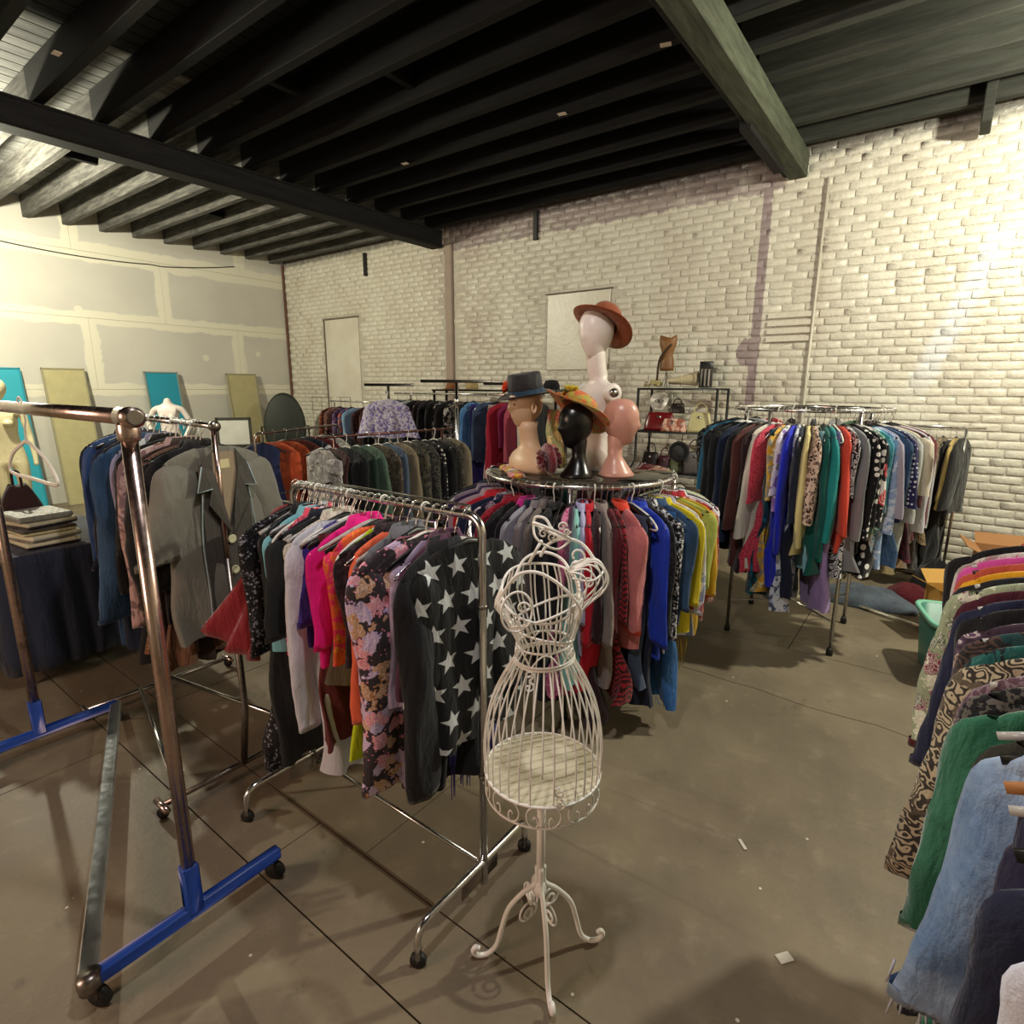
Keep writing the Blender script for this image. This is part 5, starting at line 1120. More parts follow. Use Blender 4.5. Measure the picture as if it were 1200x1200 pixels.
# orange shirts rack
A0, A1 = (-4.16, 2.30), (-4.62, 3.40)
rail_rack(A0, A1, 1.30, 'dark round-cornered rack holding orange tops, behind the grey jacket', CHD)
rail_clothes(A0, A1, 1.30, [('navy dungarees with a white badge', 'vest', F('plain', '#27335a'), .84, 0, dict(sw=.15, neck=.08)), ('orange tee under the dungarees', 'shirt', F('plain', '#c95a34'), .60, .24), ('rust orange sweater', 'sweater', F('plain', '#a54a22'), .58, .50), ('red brown shirt', 'shirt', F('plain', '#5a2a22'), .66, .5), ('navy sweater with white cuff stripes', 'sweater', NV, .62, .58, dict(mt2=F('hstripe', '#1b2236', '#d8d8dc', sc=.5))), ('wine red dress', 'dress', MAR, .84, .5), ('white lined jacket', 'jacket', F('plain', '#b9b6ae'), .6, .56), ('black jacket', 'jacket', BK, .7, .5)], 'the dark round-cornered rack', 500)
dg = [o for o in COL.objects if o.get('label', '').startswith('navy dungarees')][0]
MB().lathe([(0, 0), (.028, 0), (.028, .003), (0, .003)], 16).obj('badge', simple('white_badge', '#c9c6d6', .5), dg, loc=(0, -.045, -.40), rot=(PI / 2, 0, 0)); MB().lathe([(.012, .003), (.017, .0045), (.022, .003)], 16, cap=False).obj('badge_ring', simple('violet_badge', '#5a3b78', .5), dg, loc=(0, -.045, -.40), rot=(PI / 2, 0, 0))
# middle rack, red reflections put into the rail's chrome colour
B0, B1 = (-3.50, 2.38), (-3.44, 3.75)
rail_rack(B0, B1, 1.30, 'reddish steel rack of dark patterned blouses behind the front rack', m_chrome('red_tinted_chrome', '#7d5450', .3), .010, False, .15)
CAMO = F('splash', '#3b3a34', '#5f5a4c', '#211f1d'); 
rail_clothes(B0, B1, 1.30, [('grey and white tie-dye camisole', 'top', F('splash', '#a9a6a6', '#d9d6d2', '#6a6668'), .56, .10, dict(sw=.16)), ('dark brown strappy dress', 'dress', BRN, .8, 0), ('wide black wool jacket', 'jacket', F('plain', '#16171c'), .66, .56, dict(w0=.11)), ('bottle green blouse', 'shirt', F('plain', '#22382c'), .62, .5), ('sage green jacket', 'jacket', F('plain', '#56705f'), .70, .6), ('brown patterned blouse', 'shirt', F('splash', '#4c4238', '#6d5f4e', '#2b2622'), .66, .56), ('slate blue shirt', 'shirt', F('plain', '#5a6a80'), .66, .58),
  ('sand coloured long coat', 'coat', F('plain', '#8a7d66'), .78, .6), ('camouflage patterned jacket', 'jacket', CAMO, .70, .60), ('black and grey brushed cardigan', 'sweater', F('speckle', '#2b2928', '#595650'), .72, .6), ('black blouse with white specks', 'shirt', F('dots', '#1c1b1e', '#c9c5bb', sc=1.2), .72, .6), ('black fringed jacket', 'jacket', BK, .72, .6), ('speckled dark blouse', 'shirt', F('speckle', '#201e1e', '#6a645a', sc=1.6), .72, .6), ('tan trench coat with pale edges', 'coat', F('plain', '#857a66'), .80, .64)], 'the reddish steel rack', 520, ('black', 'wire', 'white'))
# long back rail
Cc0, Cc1 = (-5.62, 5.02), (-3.30, 4.98)
rail_rack(Cc0, Cc1, 1.58, 'long chrome rail of black and red clothes near the brick wall', CH, .012, False, .3)
rail_clothes(Cc0, Cc1, 1.58, [('dark teal jacket', 'jacket', F('plain', '#22343a'), .7, .6), ('grey blue shirt', 'shirt', F('plain', '#4c5a6c'), .7, .5), ('white jacket with wide sleeve', 'jacket', F('plain', '#b9beb8'), .60, .44, dict(w0=.11)), ('black trouser suit', 'coat', BK, 1.1, .6), ('brown velvet dress', 'dress', DBR, 1.1, .6), ('black lace dress', 'dress', F('speckle', '#17151a', '#332c36'), 1.2, .6), ('black satin blouse', 'shirt', BK, .8, .6), ('dark plum floral dress', 'dress', F('floral', '#1d171d', '#54384c', '#3a4a44', '#6a5560', sc=1.3), 1.2, .6), ('black belted coat', 'coat', BK, 1.2, .7), ('long black dress with small ivory flowers', 'dress', F('floral', '#16161a', '#8f8c80', '#5f6258', '#a9a494', sc=1.7), 1.34, .70, dict(w0=.11)), ('black dotted maxi dress', 'dress', F('dots', '#15151a', '#8c8888', sc=1.4), 1.30, .6),
  ('light blue denim shirt', 'shirt', F('denim', '#3d6ea8', '#6f9ccc'), .80, .52, dict(w0=.11, w1=.11)), ('violet skirt', 'skirt', F('plain', '#322a72'), 1.2, 0), ('denim jacket with white cuff', 'jacket', F('denim', '#27364f', '#4a5f80'), .66, .56), ('dusty pink satin skirt', 'skirt', F('plain', '#b39a9c'), 1.0, 0), ('cherry red wool coat', 'coat', F('plain', '#9a1a30'), .94, .76, dict(w0=.12, w1=.09)), ('magenta scarf dress', 'dress', F('plain', '#7b1a4c'), 1.2, .4), ('raspberry pink coat', 'coat', F('plain', '#a8485c'), 1.1, .7), ('off-white shirt dress', 'dress', F('plain', '#c4c1b8'), 1.0, .6), ('black long cardigan', 'sweater', BK, 1.0, .7)], 'the long chrome back rail', 560, ('wire', 'white', 'black'), jit=.2)
# left part of the back row
E0, E1 = (-6.95, 5.0), (-5.75, 5.0)
rail_rack(E0, E1, 1.46, 'shorter chrome rail of plaid and patterned shirts at the far corner', CH, .010, False, .1)
rail_clothes(E0, E1, 1.46, [('brown and orange plaid shirt', 'shirt', F('plaid', '#5a2f22', '#8a4a30', '#2e1a1a'), .70, .60, dict(sw=.24)), ('maroon paisley blouse', 'shirt', F('swirl', '#4a1c20', '#8a6a60', '#2a1618'), .70, .6), ('purple patterned dress', 'dress', F('splash', '#3a2a50', '#6a5a8a', '#a05a50'), 1.0, .5), ('blue and red graphic shirt', 'shirt', F('splash', '#33507a', '#a8503a', '#c9cdd6'), .7, .5), ('pale blue shirt', 'shirt', F('plain', '#7fa0c0'), .70, .5), ('tartan coat', 'coat', F('plaid', '#3c2020', '#5c3030', '#1c1418'), .9, .6), ('dark brown suede coat', 'coat', BRN, 1.0, .6), ('black blouse', 'shirt', BK, .7, .5), ('grey graphic tee', 'shirt', F('splash', '#26262c', '#8d8d95', '#3a3a50'), .66, .3)], 'the far corner rail', 600, ('wire', 'black'), jit=.2)
# four-way T stands
def t_stand(x, y, z, half, az, label, zarm=1.50):
    o = empty('tee_rack', (x, y, 0), az, label, 'rack')
    MB().box((0, 0, z), (half * 2, .032, .030), .004).obj('top_bar', m_chrome('bar_steel', '#6f6a66', .3), o); MB().lathe([(0, -.01), (.018, -.01), (.018, .01), (0, .01)], 12).obj('bar_end', CH, o, loc=(half, 0, z), rot=(0, PI / 2, 0))
    MB().tube([(0, 0, .05), (0, 0, z - .01)], .016, 12).obj('pole', CH, o); MB().lathe([(.022, z - .25), (.024, z - .2), (.022, z - .15)], 12).obj('clamp', CH, o)
    for k in range(2): 
        c, s = math.cos(k * PI / 2), math.sin(k * PI / 2); MB().tube([(.35 * c, .35 * s, .05), (-.35 * c, -.35 * s, .05)], .014, 8).obj('foot_bar', CH, o)
    return o
t_stand(-5.03, 4.40, 1.68, .30, .35, 'tall T-shaped chrome stand holding the lilac tie-dye top'); t_stand(-3.96, 4.36, 1.715, .36, .75, 'tallest T-shaped chrome stand, centre back'); t_stand(-4.02, 5.35, 1.70, .32, .45, 'T-shaped chrome stand farthest back beside the hats')
P = (-4.99, 4.34, 1.60); garment('sweater', F('splash', '#b9b4c8', '#6f62a0', '#d8d3da', sc=1.3), P, .64, 'lilac and white tie-dye top facing the camera below the T-shaped stand', 'clothes on the T-shaped stand', .42, .36, seed=700, lo=True, w0=.10, w1=.10, ang=.35)
MB().tube([(-5.03, 4.40, 1.60), (-4.95, 4.28, 1.60)], .008, 8).obj('stand_arm', CH, [o for o in COL.objects if o.name == 'tee_rack'][0]).matrix_parent_inverse = ([o for o in COL.objects if o.name == 'tee_rack'][0]).matrix_basis.inverted()
hanger('white', .008, P, .64, 'white plastic hanger carrying the lilac tie-dye top', 'hanger of the tie-dye top')
# wire grid stand in the corner
gs = empty('wire_grid_stand', (-7.55, 5.45, 0), .3, 'thin wire grid stand in front of the painted-over door', 'stand')
for i in range(5): MB().tube([(-.35 + .175 * i, 0, .05), (-.35 + .175 * i, 0, 1.50)], .004, 6).obj('upright_wire', CHD, gs)
for i in range(7): MB().tube([(-.35, 0, .30 + .2 * i), (.35, 0, .30 + .2 * i)], .004, 6).obj('cross_wire', CHD, gs)
for s in (-1, 1): MB().tube([(s * .35, -.25, .03), (s * .35, .25, .03)], .008, 6).obj('foot_bar', CHD, gs)
# empty rectangular double rail frame right behind the front rack
fz = 1.14; q = [(-2.52, 1.38), (-2.62, 1.86), (-1.62, 1.86), (-1.53, 1.55)]
ef = empty('double_rail_rack', (-2.07, 1.66, 0), 0, 'empty rectangular double-rail chrome rack just behind the front rack', 'rack')
qq = [(x + 2.07, y - 1.66, fz) for x, y in q]; MB().tube(qq, .006, 8, closed=True).obj('top_frame', CH, ef)
for p in qq: MB().tube([p, (p[0], p[1], .02)], .006, 6).obj('leg', CH, ef)
MB().tube([qq[0], qq[3]], .005, 6).obj('inner_rail', CH, ef)
# hats lying on the back rail rack top
sh = empty('hat_shelf', (-4.55, 5.75, 0), 0, 'low dark shelf by the brick wall with hats on it', 'shelf')
MB().box((0, 0, 1.62), (2.0, .28, .02), .003).obj('shelf_board', BLACKP, sh)
for x in (-.97, .97):
    for y in (-.12, .12): MB().box((x, y, .81), (.025, .025, 1.62)).obj('leg', BLACKP, sh)
def small_hat(loc, mt, lab, s=1.0, cap=.09):
    o = empty('hat', loc, 0, lab, 'hat', 'hats on the low shelf'); MB().lathe([(.085 * s, 0), (.080 * s, cap * .5), (.06 * s, cap * .9), (.001, cap)], 24, sy=1.15).obj('crown', mt, o); MB().lathe([(.084 * s, .0), (.15 * s, .004), (.152 * s, .008), (.084 * s, .006)], 28, sy=1.1, cap=False).obj('brim', mt, o)
small_hat((-5.30, 5.75, 1.632), F('plain', '#8a5a36'), 'tan felt hat on the low shelf by the brick wall, leftmost'); small_hat((-4.95, 5.75, 1.632), F('speckle', '#b59f73', '#93805a', sc=2), 'round straw hat on the low shelf, left of the tall T stand', .95, .12); small_hat((-4.12, 5.75, 1.632), F('speckle', '#a58f66', '#84724f', sc=2), 'straw hat on the low shelf, between the two T stands', .9, .1); small_hat((-3.72, 5.75, 1.632), BK, 'domed black hat at the right end of the low shelf', 1.15, .12)

# ================================================================ SHELF UNIT BY THE BRICK WALL
BM = simple('black_steel', '#171514', .45)
su = empty('shelf_unit', (-2.22, 5.98, 0), 0, 'black steel shelf unit with handbags against the brick wall', 'shelf')
for x in (-.42, .42):
    for y in (-.18, .18): MB().box((x, y, .83), (.022, .022, 1.66), .002).obj('post', BM, su)
for z in (.32, .76, 1.20, 1.65):
    m = MB()
    for y in (-.18, .18): m.box((0, y, z), (.86, .018, .022), .002)
    for x in (-.42, .42): m.box((x, 0, z), (.018, .36, .022), .002)
    m.obj('shelf_frame', BM, su)
    for i in range(6): MB().box((0, -.15 + .06 * i, z + .002), (.84, .022, .008), .002).obj('slat', BM, su)
# mini dress form on a wire stand
md_ = empty('mini_dress_form', (-2.40, 5.95, 1.664), .1, 'small brown bust form tied with a cord on top of the shelf unit', 'dress form')
TANL = simple('tan_leather', '#8a5f33', .5, 0, .3, 6)
th = np.arange(28) / 28 * 2 * PI; G = []
for (z, rx_, ry_) in [(0, .072, .055), (.03, .076, .058), (.10, .070, .052), (.16, .056, .044), (.21, .068, .052), (.27, .088, .062), (.32, .092, .056), (.345, .085, .048)]:
    G.append(np.stack([rx_ * np.cos(th), ry_ * np.sin(th), np.full(28, z + .175) + (.022 * np.cos(2 * th) if z > .31 else 0)], 1))
MB().grid(np.array(G), True, True).obj('bust', TANL, md_)
MB().tube([(0, 0, .02), (0, 0, .18)], .004, 6).obj('stem', CHD, md_)
for k in range(4): MB().tube([(0, 0, .16), (.05 * math.cos(k * PI / 2), .05 * math.sin(k * PI / 2), .0)], .0025, 5).obj('leg', CHD, md_)
MB().tube(smoothpath([(.05, -.05, .44), (-.01, -.066, .37), (-.06, -.05, .30), (-.085, -.02, .22), (-.09, -.02, .10), (-.10, -.02, .02)], 5), .012, 7).obj('cord', simple('dark_cord', '#3a2415', .8), md_)
fp = empty('flower_garland', (-2.55, 5.93, 1.664), 0, 'heap of small cream artificial flowers on top of the shelf unit', 'flowers')
FL = F('plain', '#cfc490'); r_ = np.random.default_rng(5)
for k in range(22): flower(fp, (r_.uniform(-.10, .12), r_.uniform(-.08, .08), r_.uniform(.008, .06)), .028, FL, (r_.uniform(-.8, .8), r_.uniform(-.8, .8), r_.uniform(0, 6)), 5, 'blossom')
G = np.array([[(-.16 + .30 * u, .05 * math.sin(a) * (1 - .3 * u) , .062 + (.058 + .0 * u) * math.cos(a) * (.45 + .75 * u) + .03 * u + .006 * math.sin(a * 5 + u * 9)) for a in np.linspace(0, 2 * PI, 19)[:-1]] for u in np.linspace(0, 1, 12)])
tag(MB().grid(G, True).obj('crumpled_bag', F('plain', '#c9bd9c', rough=.4), loc=(-2.19, 5.93, 1.668)), 'crumpled cream open-mouthed bag on top of the shelf unit', 'bag')
lt = empty('lantern', (-1.97, 5.93, 1.664), .3, 'dark slatted lantern box on the right of the shelf unit top', 'lantern')
MB().box((0, 0, .225), (.13, .13, .07), .004).obj('cap', BM, lt); MB().box((0, 0, .008), (.13, .13, .016), .003).obj('base', BM, lt); MB().box((0, 0, .10), (.10, .10, .17), .003).obj('core', simple('frosted_panel', '#9a8f86', .5), lt)
for i in range(4):
    for sx_, sy_ in ((1, 0), (0, 1)):
        for sg in (-1, 1):
            u = -.055 + .11 * i / 3; MB().box((u if sx_ else sg * .06, u if sy_ else sg * .06, .105), (.010, .010, .18), .002).obj('slat', BM, lt)
dsh = empty('round_dish', (-2.47, 5.98, 1.222), 0, 'round white dish with a painted eye leaning on the second shelf', 'dish'); MB().lathe([(0, 0), (.085, 0), (.10, .012), (.105, .018), (.09, .012), (0, .006)], 32).obj('plate', simple('white_ceramic', '#d8d5cc', .25), dsh, loc=(0, 0, .30), rot=(PI / 2 - .1, 0, 0))
MB().tube(smoothpath([(-.05, -.012, .30), (0, -.016, .32), (.05, -.012, .30), (0, -.016, .285), (-.05, -.012, .30)], 5), .003, 5).obj('painted_eye', BM, dsh); MB().lathe([(0, -.002), (.012, 0), (0, .002)], 12).obj('painted_iris', BM, dsh, loc=(0, -.016, .302), rot=(PI / 2, 0, 0))
def bag(loc, rz, w, h, d, mt, lab, hmt=None, handle=True, flat=False):
    o = empty('handbag', loc, rz, lab, 'handbag', 'bags on the shelf unit'); th = np.arange(24) / 24 * 2 * PI; G = []
    for t in np.linspace(0, 1, 9):
        k = 1 - .25 * t + .06 * math.sin(t * PI); dd = d * (1 - .7 * t ** 1.5)
        G.append(np.stack([w / 2 * k * np.sign(np.cos(th)) * abs(np.cos(th)) ** .5, dd / 2 * np.sign(np.sin(th)) * abs(np.sin(th)) ** .6, np.full(24, h * t) + .004 * np.sin(3 * th)], 1))
    MB().grid(np.array(G), True, True).obj('pouch', mt, o)
    if handle: MB().tube(smoothpath([(-w * .26, 0, h * .97), (-w * .22, 0, h * 1.3), (0, 0, h * 1.5), (w * .22, 0, h * 1.3), (w * .26, 0, h * .97)], 5), .006, 7).obj('handle', hmt or mt, o)
    MB().box((0, -d * .32, h * .78), (w * .14, .012, .022), .003).obj('clasp', CHD, o); return o
bag((-2.42, 5.90, 1.214), .1, .34, .19, .12, simple('red_patent', '#6e1418', .25), 'dark red patent handbag on the second shelf', handle=False); bag((-2.24, 5.84, 1.214), -.05, .28, .13, .07, F('floral', '#a5604a', '#d9a58a', '#7a2a2a', '#c98a6a', sc=1.4), 'coral floral clutch in front of the red handbag', handle=False)
bag((-1.98, 5.88, 1.214), .1, .24, .20, .12, simple('cream_leather', '#c8c08c', .4), 'pale cream handbag with looped handles on the second shelf')
bag((-2.28, 6.02, 1.40), .4, .16, .10, .10, simple('dark_brown_leather', '#2a1d1a', .4), 'dark brown pouch on top of the red handbag')
for i, (x, w_, h_, c, lb) in enumerate(((-2.50, .20, .20, '#241a1c', 'black bag on the third shelf at left'), (-2.34, .16, .17, '#4c1c28', 'wine bag on the third shelf'), (-2.20, .18, .16, '#5a6042', 'olive and gold bag on the third shelf'), (-2.02, .24, .24, '#4a4446', 'grey felt bag on the third shelf at right'))): bag((x, 5.90, .775), .2 * i, w_, h_, .12, simple('bag_leather_' + str(i), c, .45), lb)
for i, (x, c, lb) in enumerate(((-2.45, '#6b6258', 'taupe bag on the lowest shelf'), (-2.15, '#2a2a2c', 'black bag on the lowest shelf'))): bag((x, 5.9, .335), .2, .28, .22, .14, simple('low_bag_' + str(i), c, .5), lb)
rb_ = empty('round_bag', (-2.12, 5.72, 1.02), 0, 'round black bag with a ring edge hanging before the shelf unit', 'handbag'); MB().tube(arc((0, 0, 0), .085, 0, 360, 36)[:-1], .022, 8, closed=True).obj('ring_edge', BK, rb_); MB().lathe([(0, -.015), (.07, -.01), (.07, .01), (0, .015)], 28).obj('disc', CHR, rb_, rot=(PI / 2, 0, 0)); MB().tube([(0, .06, .07), (0, .08, .185)], .005, 6).obj('strap', BK, rb_)

# ================================================================ LEFT WALL: LEANING BOARDS, MANNEQUINS, CASES
FRM = simple('grey_beige_frame', '#9c9578', .6)
TEAL = simple('teal_board', '#1f9fb4', .5, 0, .08, 3); BEI = simple('beige_canvas', '#b3ab80', .8, 0, .12, 7)
def board(y0, y1, zt_, mt, fm, lab, lean=.14):
    w_ = y1 - y0; h = zt_ - .02; o = empty('leaning_board', (XL + .30, (y0 + y1) / 2, .0), 0, lab, 'board'); o.rotation_euler = (0, -math.atan2(.24, h), 0); L_ = h / math.cos(math.atan2(.24, h))
    MB().box((0, 0, L_ / 2), (.018, w_ - .03, L_ - .03)).obj('panel', mt, o, smooth=False)
    m = MB()
    for s in (-1, 1): m.box((0.004, s * (w_ / 2 - .01), L_ / 2), (.03, .02, L_), .002)
    for z in (.01, L_ - .01): m.box((0.004, 0, z), (.03, w_, .02), .002)
    m.obj('frame', fm, o, smooth=False); return o
board(1.72, 2.30, 1.90, TEAL, simple('teal_frame', '#178a9c', .5), 'teal board leaning on the plasterboard wall at the left edge'); board(2.52, 3.02, 1.91, BEI, FRM, 'pale olive board leaning between the teal boards')
board(3.78, 4.27, 1.89, simple('deep_teal_board', '#1b8ea8', .5, 0, .08, 3), simple('teal_frame_grey', '#7d8c84', .5), 'teal board behind the white armed mannequin'); board(5.05, 5.58, 1.89, BEI, FRM, 'pale olive board nearest the brick wall')
def skinbody(name, joints, edges, mt, parent):
    me = bpy.data.meshes.new(name); me.from_pydata([j[:3] for j in joints], edges, []); me.materials.append(mt)
    o = bpy.data.objects.new(name, me); link(o, parent); sk = o.modifiers.new('skin', 'SKIN')
    for i, j in enumerate(joints): me.skin_vertices[0].data[i].radius = (j[3], j[4] if len(j) > 4 else j[3]); me.skin_vertices[0].data[i].use_root = (i == 0)
    sb = o.modifiers.new('sub', 'SUBSURF'); sb.levels = sb.render_levels = 2; return o
def body_mannequin(loc, rz, lab, head, arms, mt):
    o = empty('mannequin', loc, rz, lab, 'mannequin')
    J = [(0, 0, .92, .150, .10), (0, 0, 1.08, .105, .085), (0, -.01, 1.24, .14, .105), (0, 0, 1.36, .13, .07), (0, .0, 1.42, .05, .05), (0, -.005, 1.50, .045, .045)]
    Ed = [(0, 1), (1, 2), (2, 3), (3, 4), (4, 5)]
    for s in (-1, 1):
        n = len(J); J += [(s * .09, 0, .80, .085, .085), (s * .095, -.01, .48, .055, .06), (s * .10, .01, .12, .035, .035), (s * .10, -.08, .03, .03, .022)]; Ed += [(0, n), (n, n + 1), (n + 1, n + 2), (n + 2, n + 3)]
        n = len(J)
        if arms == 'hips': J += [(s * .175, 0, 1.34, .045), (s * .27, .02, 1.14, .034), (s * .19, -.09, .95, .026), (s * .15, -.11, .89, .024)]
        else: J += [(s * .175, 0, 1.34, .045), (s * .21, .0, 1.10, .034), (s * .24, -.05, .86, .026), (s * .245, -.07, .76, .024)]
        Ed += [(3, n), (n, n + 1), (n + 1, n + 2), (n + 2, n + 3)]
    skinbody('body', J, Ed, mt, o)
    for s in (-1, 1): MB().lathe([(0, -.01), (.05, 0), (.045, .03), (.02, .055), (0, .06)], 16).obj('bust_cup', mt, o, loc=(s * .06, -.075, 1.24), rot=(PI / 2, 0, 0))
    if head:
        hg = head_rings(H=.23); hg[:, :, 2] += 1.49; MB().grid(hg, True, True).obj('face', mt, o)
    MB().lathe([(0, 0), (.17, 0), (.17, .012), (0, .014)], 28).obj('stand_plate', CHD, o); return o
body_mannequin((-8.55, 3.52, 0), .9, 'headless white mannequin with hands on its hips in front of the teal board', False, 'hips', MWH)
body_mannequin((-8.35, 1.72, 0), 1.1, 'cream nude mannequin with a head at the left edge of the picture', True, 'down', simple('cream_mannequin', '#d9d0a8', .4))
# dark top the left mannequin wears on the legs
# oval cheval mirror back
ov = empty('oval_mirror', (-8.85, 5.45, 0), 1.0, 'dark oval standing mirror seen from behind near the room corner', 'mirror'); G = []
MB().lathe([(0, -.02), (.30, -.02), (.33, 0), (.30, .02), (0, .02)], 40, sy=1.75).obj('oval_back', simple('dark_green_board', '#2c312c', .6), ov, loc=(0, 0, .98), rot=(PI / 2, 0, 0))
for s in (-1, 1): MB().tube([(s * .37, 0, .06), (s * .37, 0, 1.0)], .014, 8).obj('upright', BM, ov); MB().tube([(s * .37, -.2, .03), (s * .37, .2, .03)], .016, 8).obj('foot_bar', BM, ov); MB().tube([(s * .32, 0, 1.0), (s * .38, 0, 1.0)], .009, 6).obj('pivot', BM, ov)
def chest(loc, rz, d, mt, lab, nm='suitcase', hm=None):
    o = empty(nm, loc, rz, lab, nm.replace('_', ' ')); MB().box((0, 0, d[2] / 2), d, .015).obj('shell', mt, o, smooth=False)
    for s in (-1, 1): MB().box((s * d[0] * .3, -d[1] / 2, d[2] * .6), (.03, .01, .04), .002).obj('latch', CHD, o)
    MB().tube(smoothpath([(-.07, -d[1] / 2, d[2] * .55), (-.05, -d[1] / 2 - .03, d[2] * .55), (.05, -d[1] / 2 - .03, d[2] * .55), (.07, -d[1] / 2, d[2] * .55)], 4), .008, 6).obj('handle', BM, o); MB().box((0, 0, d[2] * .72), (d[0] + .004, d[1] + .004, .008)).obj('seam_band', BM, o, smooth=False); return o
chest((-8.75, 4.62, 0), 1.0, (.62, .36, .62), simple('teal_trunk', '#175a52', .5), 'dark teal trunk standing below the brown suitcase', 'trunk'); chest((-8.75, 4.62, .622), 1.0, (.52, .28, .26), simple('brown_leather_case', '#7c4424', .45), 'brown leather suitcase on the teal trunk')
pf = empty('picture_frame', (-7.95, 4.10, .0), 1.0, 'white picture in a dark frame propped on a crate behind the grey jacket', 'picture'); MB().box((0, 0, 1.02), (.40, .02, .34), .003).obj('sheet', simple('white_sheet', '#cfd0c8', .6), pf, smooth=False)
m = MB(); [m.box((s * .21, 0, 1.02), (.035, .035, .42), .004) for s in (-1, 1)]; [m.box((0, 0, 1.02 + s * .19), (.45, .035, .035), .004) for s in (-1, 1)]; m.obj('frame', simple('dark_frame', '#34362e', .5), pf, smooth=False)
cr_ = MB().box((0, .0, .40), (.5, .34, .80), .008).obj('crate', simple('dark_crate', '#2a2c28', .7), smooth=False, loc=(-7.97, 4.10, 0), rot=(0, 0, 1.0)); tag(cr_, 'tall dark crate below the framed white picture', 'crate')
# clothed table at far left with stacked packets
tb = empty('table', (-4.35, .98, 0), .1, 'low table under a navy cloth behind the jacket rack', 'table')
MB().box((0, 0, .735), (.95, .75, .03), .006).obj('tabletop', simple('table_wood', '#6a5a48', .6), tb, smooth=False)
for sx_ in (-1, 1):
    for sy_ in (-1, 1): MB().tube([(sx_ * .42, sy_ * .32, .72), (sx_ * .42, sy_ * .32, 0)], .016, 8).obj('leg', CHD, tb)
n = 96; th = np.arange(n) / n * 2 * PI; G = []
for t, rr2 in [(0, 0.0), (0.001, .6), (.002, .98)]: G.append((rr2, .757))
rowsG = []
def sq(t): c, s = math.cos(t), math.sin(t); k = 1 / (abs(c) ** 8 + abs(s) ** 8) ** (1 / 8); return c * k, s * k
for rr2, z, fo in [(.02, .757, 0), (.6, .757, 0), (.97, .757, 0), (1.0, .750, 0), (1.01, .70, .3), (1.02, .55, .7), (1.03, .38, 1), (1.04, .22, 1.2), (1.05, .10, 1.3)]:
    rowsG.append([(.49 * rr2 * sq(t)[0] * (1 + .03 * fo * math.sin(t * 22)), .39 * rr2 * sq(t)[1] * (1 + .035 * fo * math.sin(t * 22 + 1)), z) for t in th])
tc = MB().grid(np.array(rowsG), True, True).obj('tablecloth', F('plain', '#2a3144'), loc=(-4.35, .98, 0), rot=(0, 0, .1)); tag(tc, 'dark navy cloth draped over the low table at left', 'tablecloth')
pk = [('flat black and white striped packet, lowest in the stack at left', '#2a2426', '#d8d2b4'), ('silvery printed packet, second in the stack', '#8d897c', '#e0dcc0'), ('cream packet with black print, third in the stack', '#d6cfa4', '#4a4438'), ('dark glossy packet, fourth in the stack', '#3a3234', '#c9c3a6'), ('grey folded shirt, topmost of the stack', '#8b8c82', '#b9b9ac')]
for i, (lb, c1, c2) in enumerate(pk):
    o = MB().box((0, 0, 0), (.34 - .01 * i, .26, .032), .008).obj('packet', F('hstripe' if i < 4 else 'plain', c1, c2, sc=.9, rough=.4), smooth=False, loc=(-4.10 - .01 * i, .92, .776 + .036 * i), rot=(0, 0, .1 + .15 * (i % 2))); tag(o, lb, 'packet', 'stack on the navy table')
vb = empty('dark_bag', (-4.42, .92, .758), .2, 'dark maroon slouchy bag beside the stack of packets', 'bag'); G = np.array([[(.15 * (1 - .6 * t ** 2) * math.cos(a) * (1 + .08 * math.sin(3 * a)), .13 * (1 - .6 * t ** 2) * math.sin(a), .30 * t + .01 * math.sin(a * 4)) for a in np.linspace(0, 2 * PI, 25)[:-1]] for t in np.linspace(0, 1, 9)]); MB().grid(G, True, True).obj('pouch', F('plain', '#2b1416'), vb); MB().tube(smoothpath([(-.05, 0, .29), (-.04, 0, .38), (.04, 0, .38), (.05, 0, .29)], 4), .008, 6).obj('handle', F('plain', '#2b1416'), vb)
G = np.array([[(.11 * (1 - .5 * t) * math.cos(a), .08 * (1 - .5 * t) * math.sin(a), .07 * t) for a in np.linspace(0, 2 * PI, 21)[:-1]] for t in np.linspace(0, 1, 5)]); tag(MB().grid(G, True, True).obj('folded_cloth', F('plain', '#c9c94a'), loc=(-4.62, 1.12, .758)), 'small lime yellow folded cloth behind the maroon bag', 'cloth')

# ================================================================ RIGHT BACK CORNER
CB = simple('cardboard', '#a8774a', .8, 0, .12, 5)
def carton(loc, rz, d, lab, flaps=True, mt=CB):
    o = empty('cardboard_box', loc, rz, lab, 'box'); t = .006
    for (c, s) in (((0, -d[1] / 2, d[2] / 2), (d[0], t, d[2])), ((0, d[1] / 2, d[2] / 2), (d[0], t, d[2])), ((-d[0] / 2, 0, d[2] / 2), (t, d[1], d[2])), ((d[0] / 2, 0, d[2] / 2), (t, d[1], d[2])), ((0, 0, t / 2), (d[0], d[1], t))): MB().box(c, s).obj('side', mt, o, smooth=False)
    if flaps:
        for s, ax in ((-1, 0), (1, 0), (-1, 1), (1, 1)):
            f = MB().box((0, 0, d[1 - ax] * .0 + .06), (d[0] if ax == 0 else t, t if ax == 0 else d[1], .12)).obj('flap', mt, o, smooth=False, loc=((0, s * d[1] / 2, d[2]) if ax == 0 else (s * d[0] / 2, 0, d[2])), rot=((-s * .9, 0, 0) if ax == 0 else (0, s * 1.1, 0)))
    return o
carton((.62, 5.55, 0), .1, (.50, .42, .46), 'brown cardboard box with open flaps by the brick wall at right')
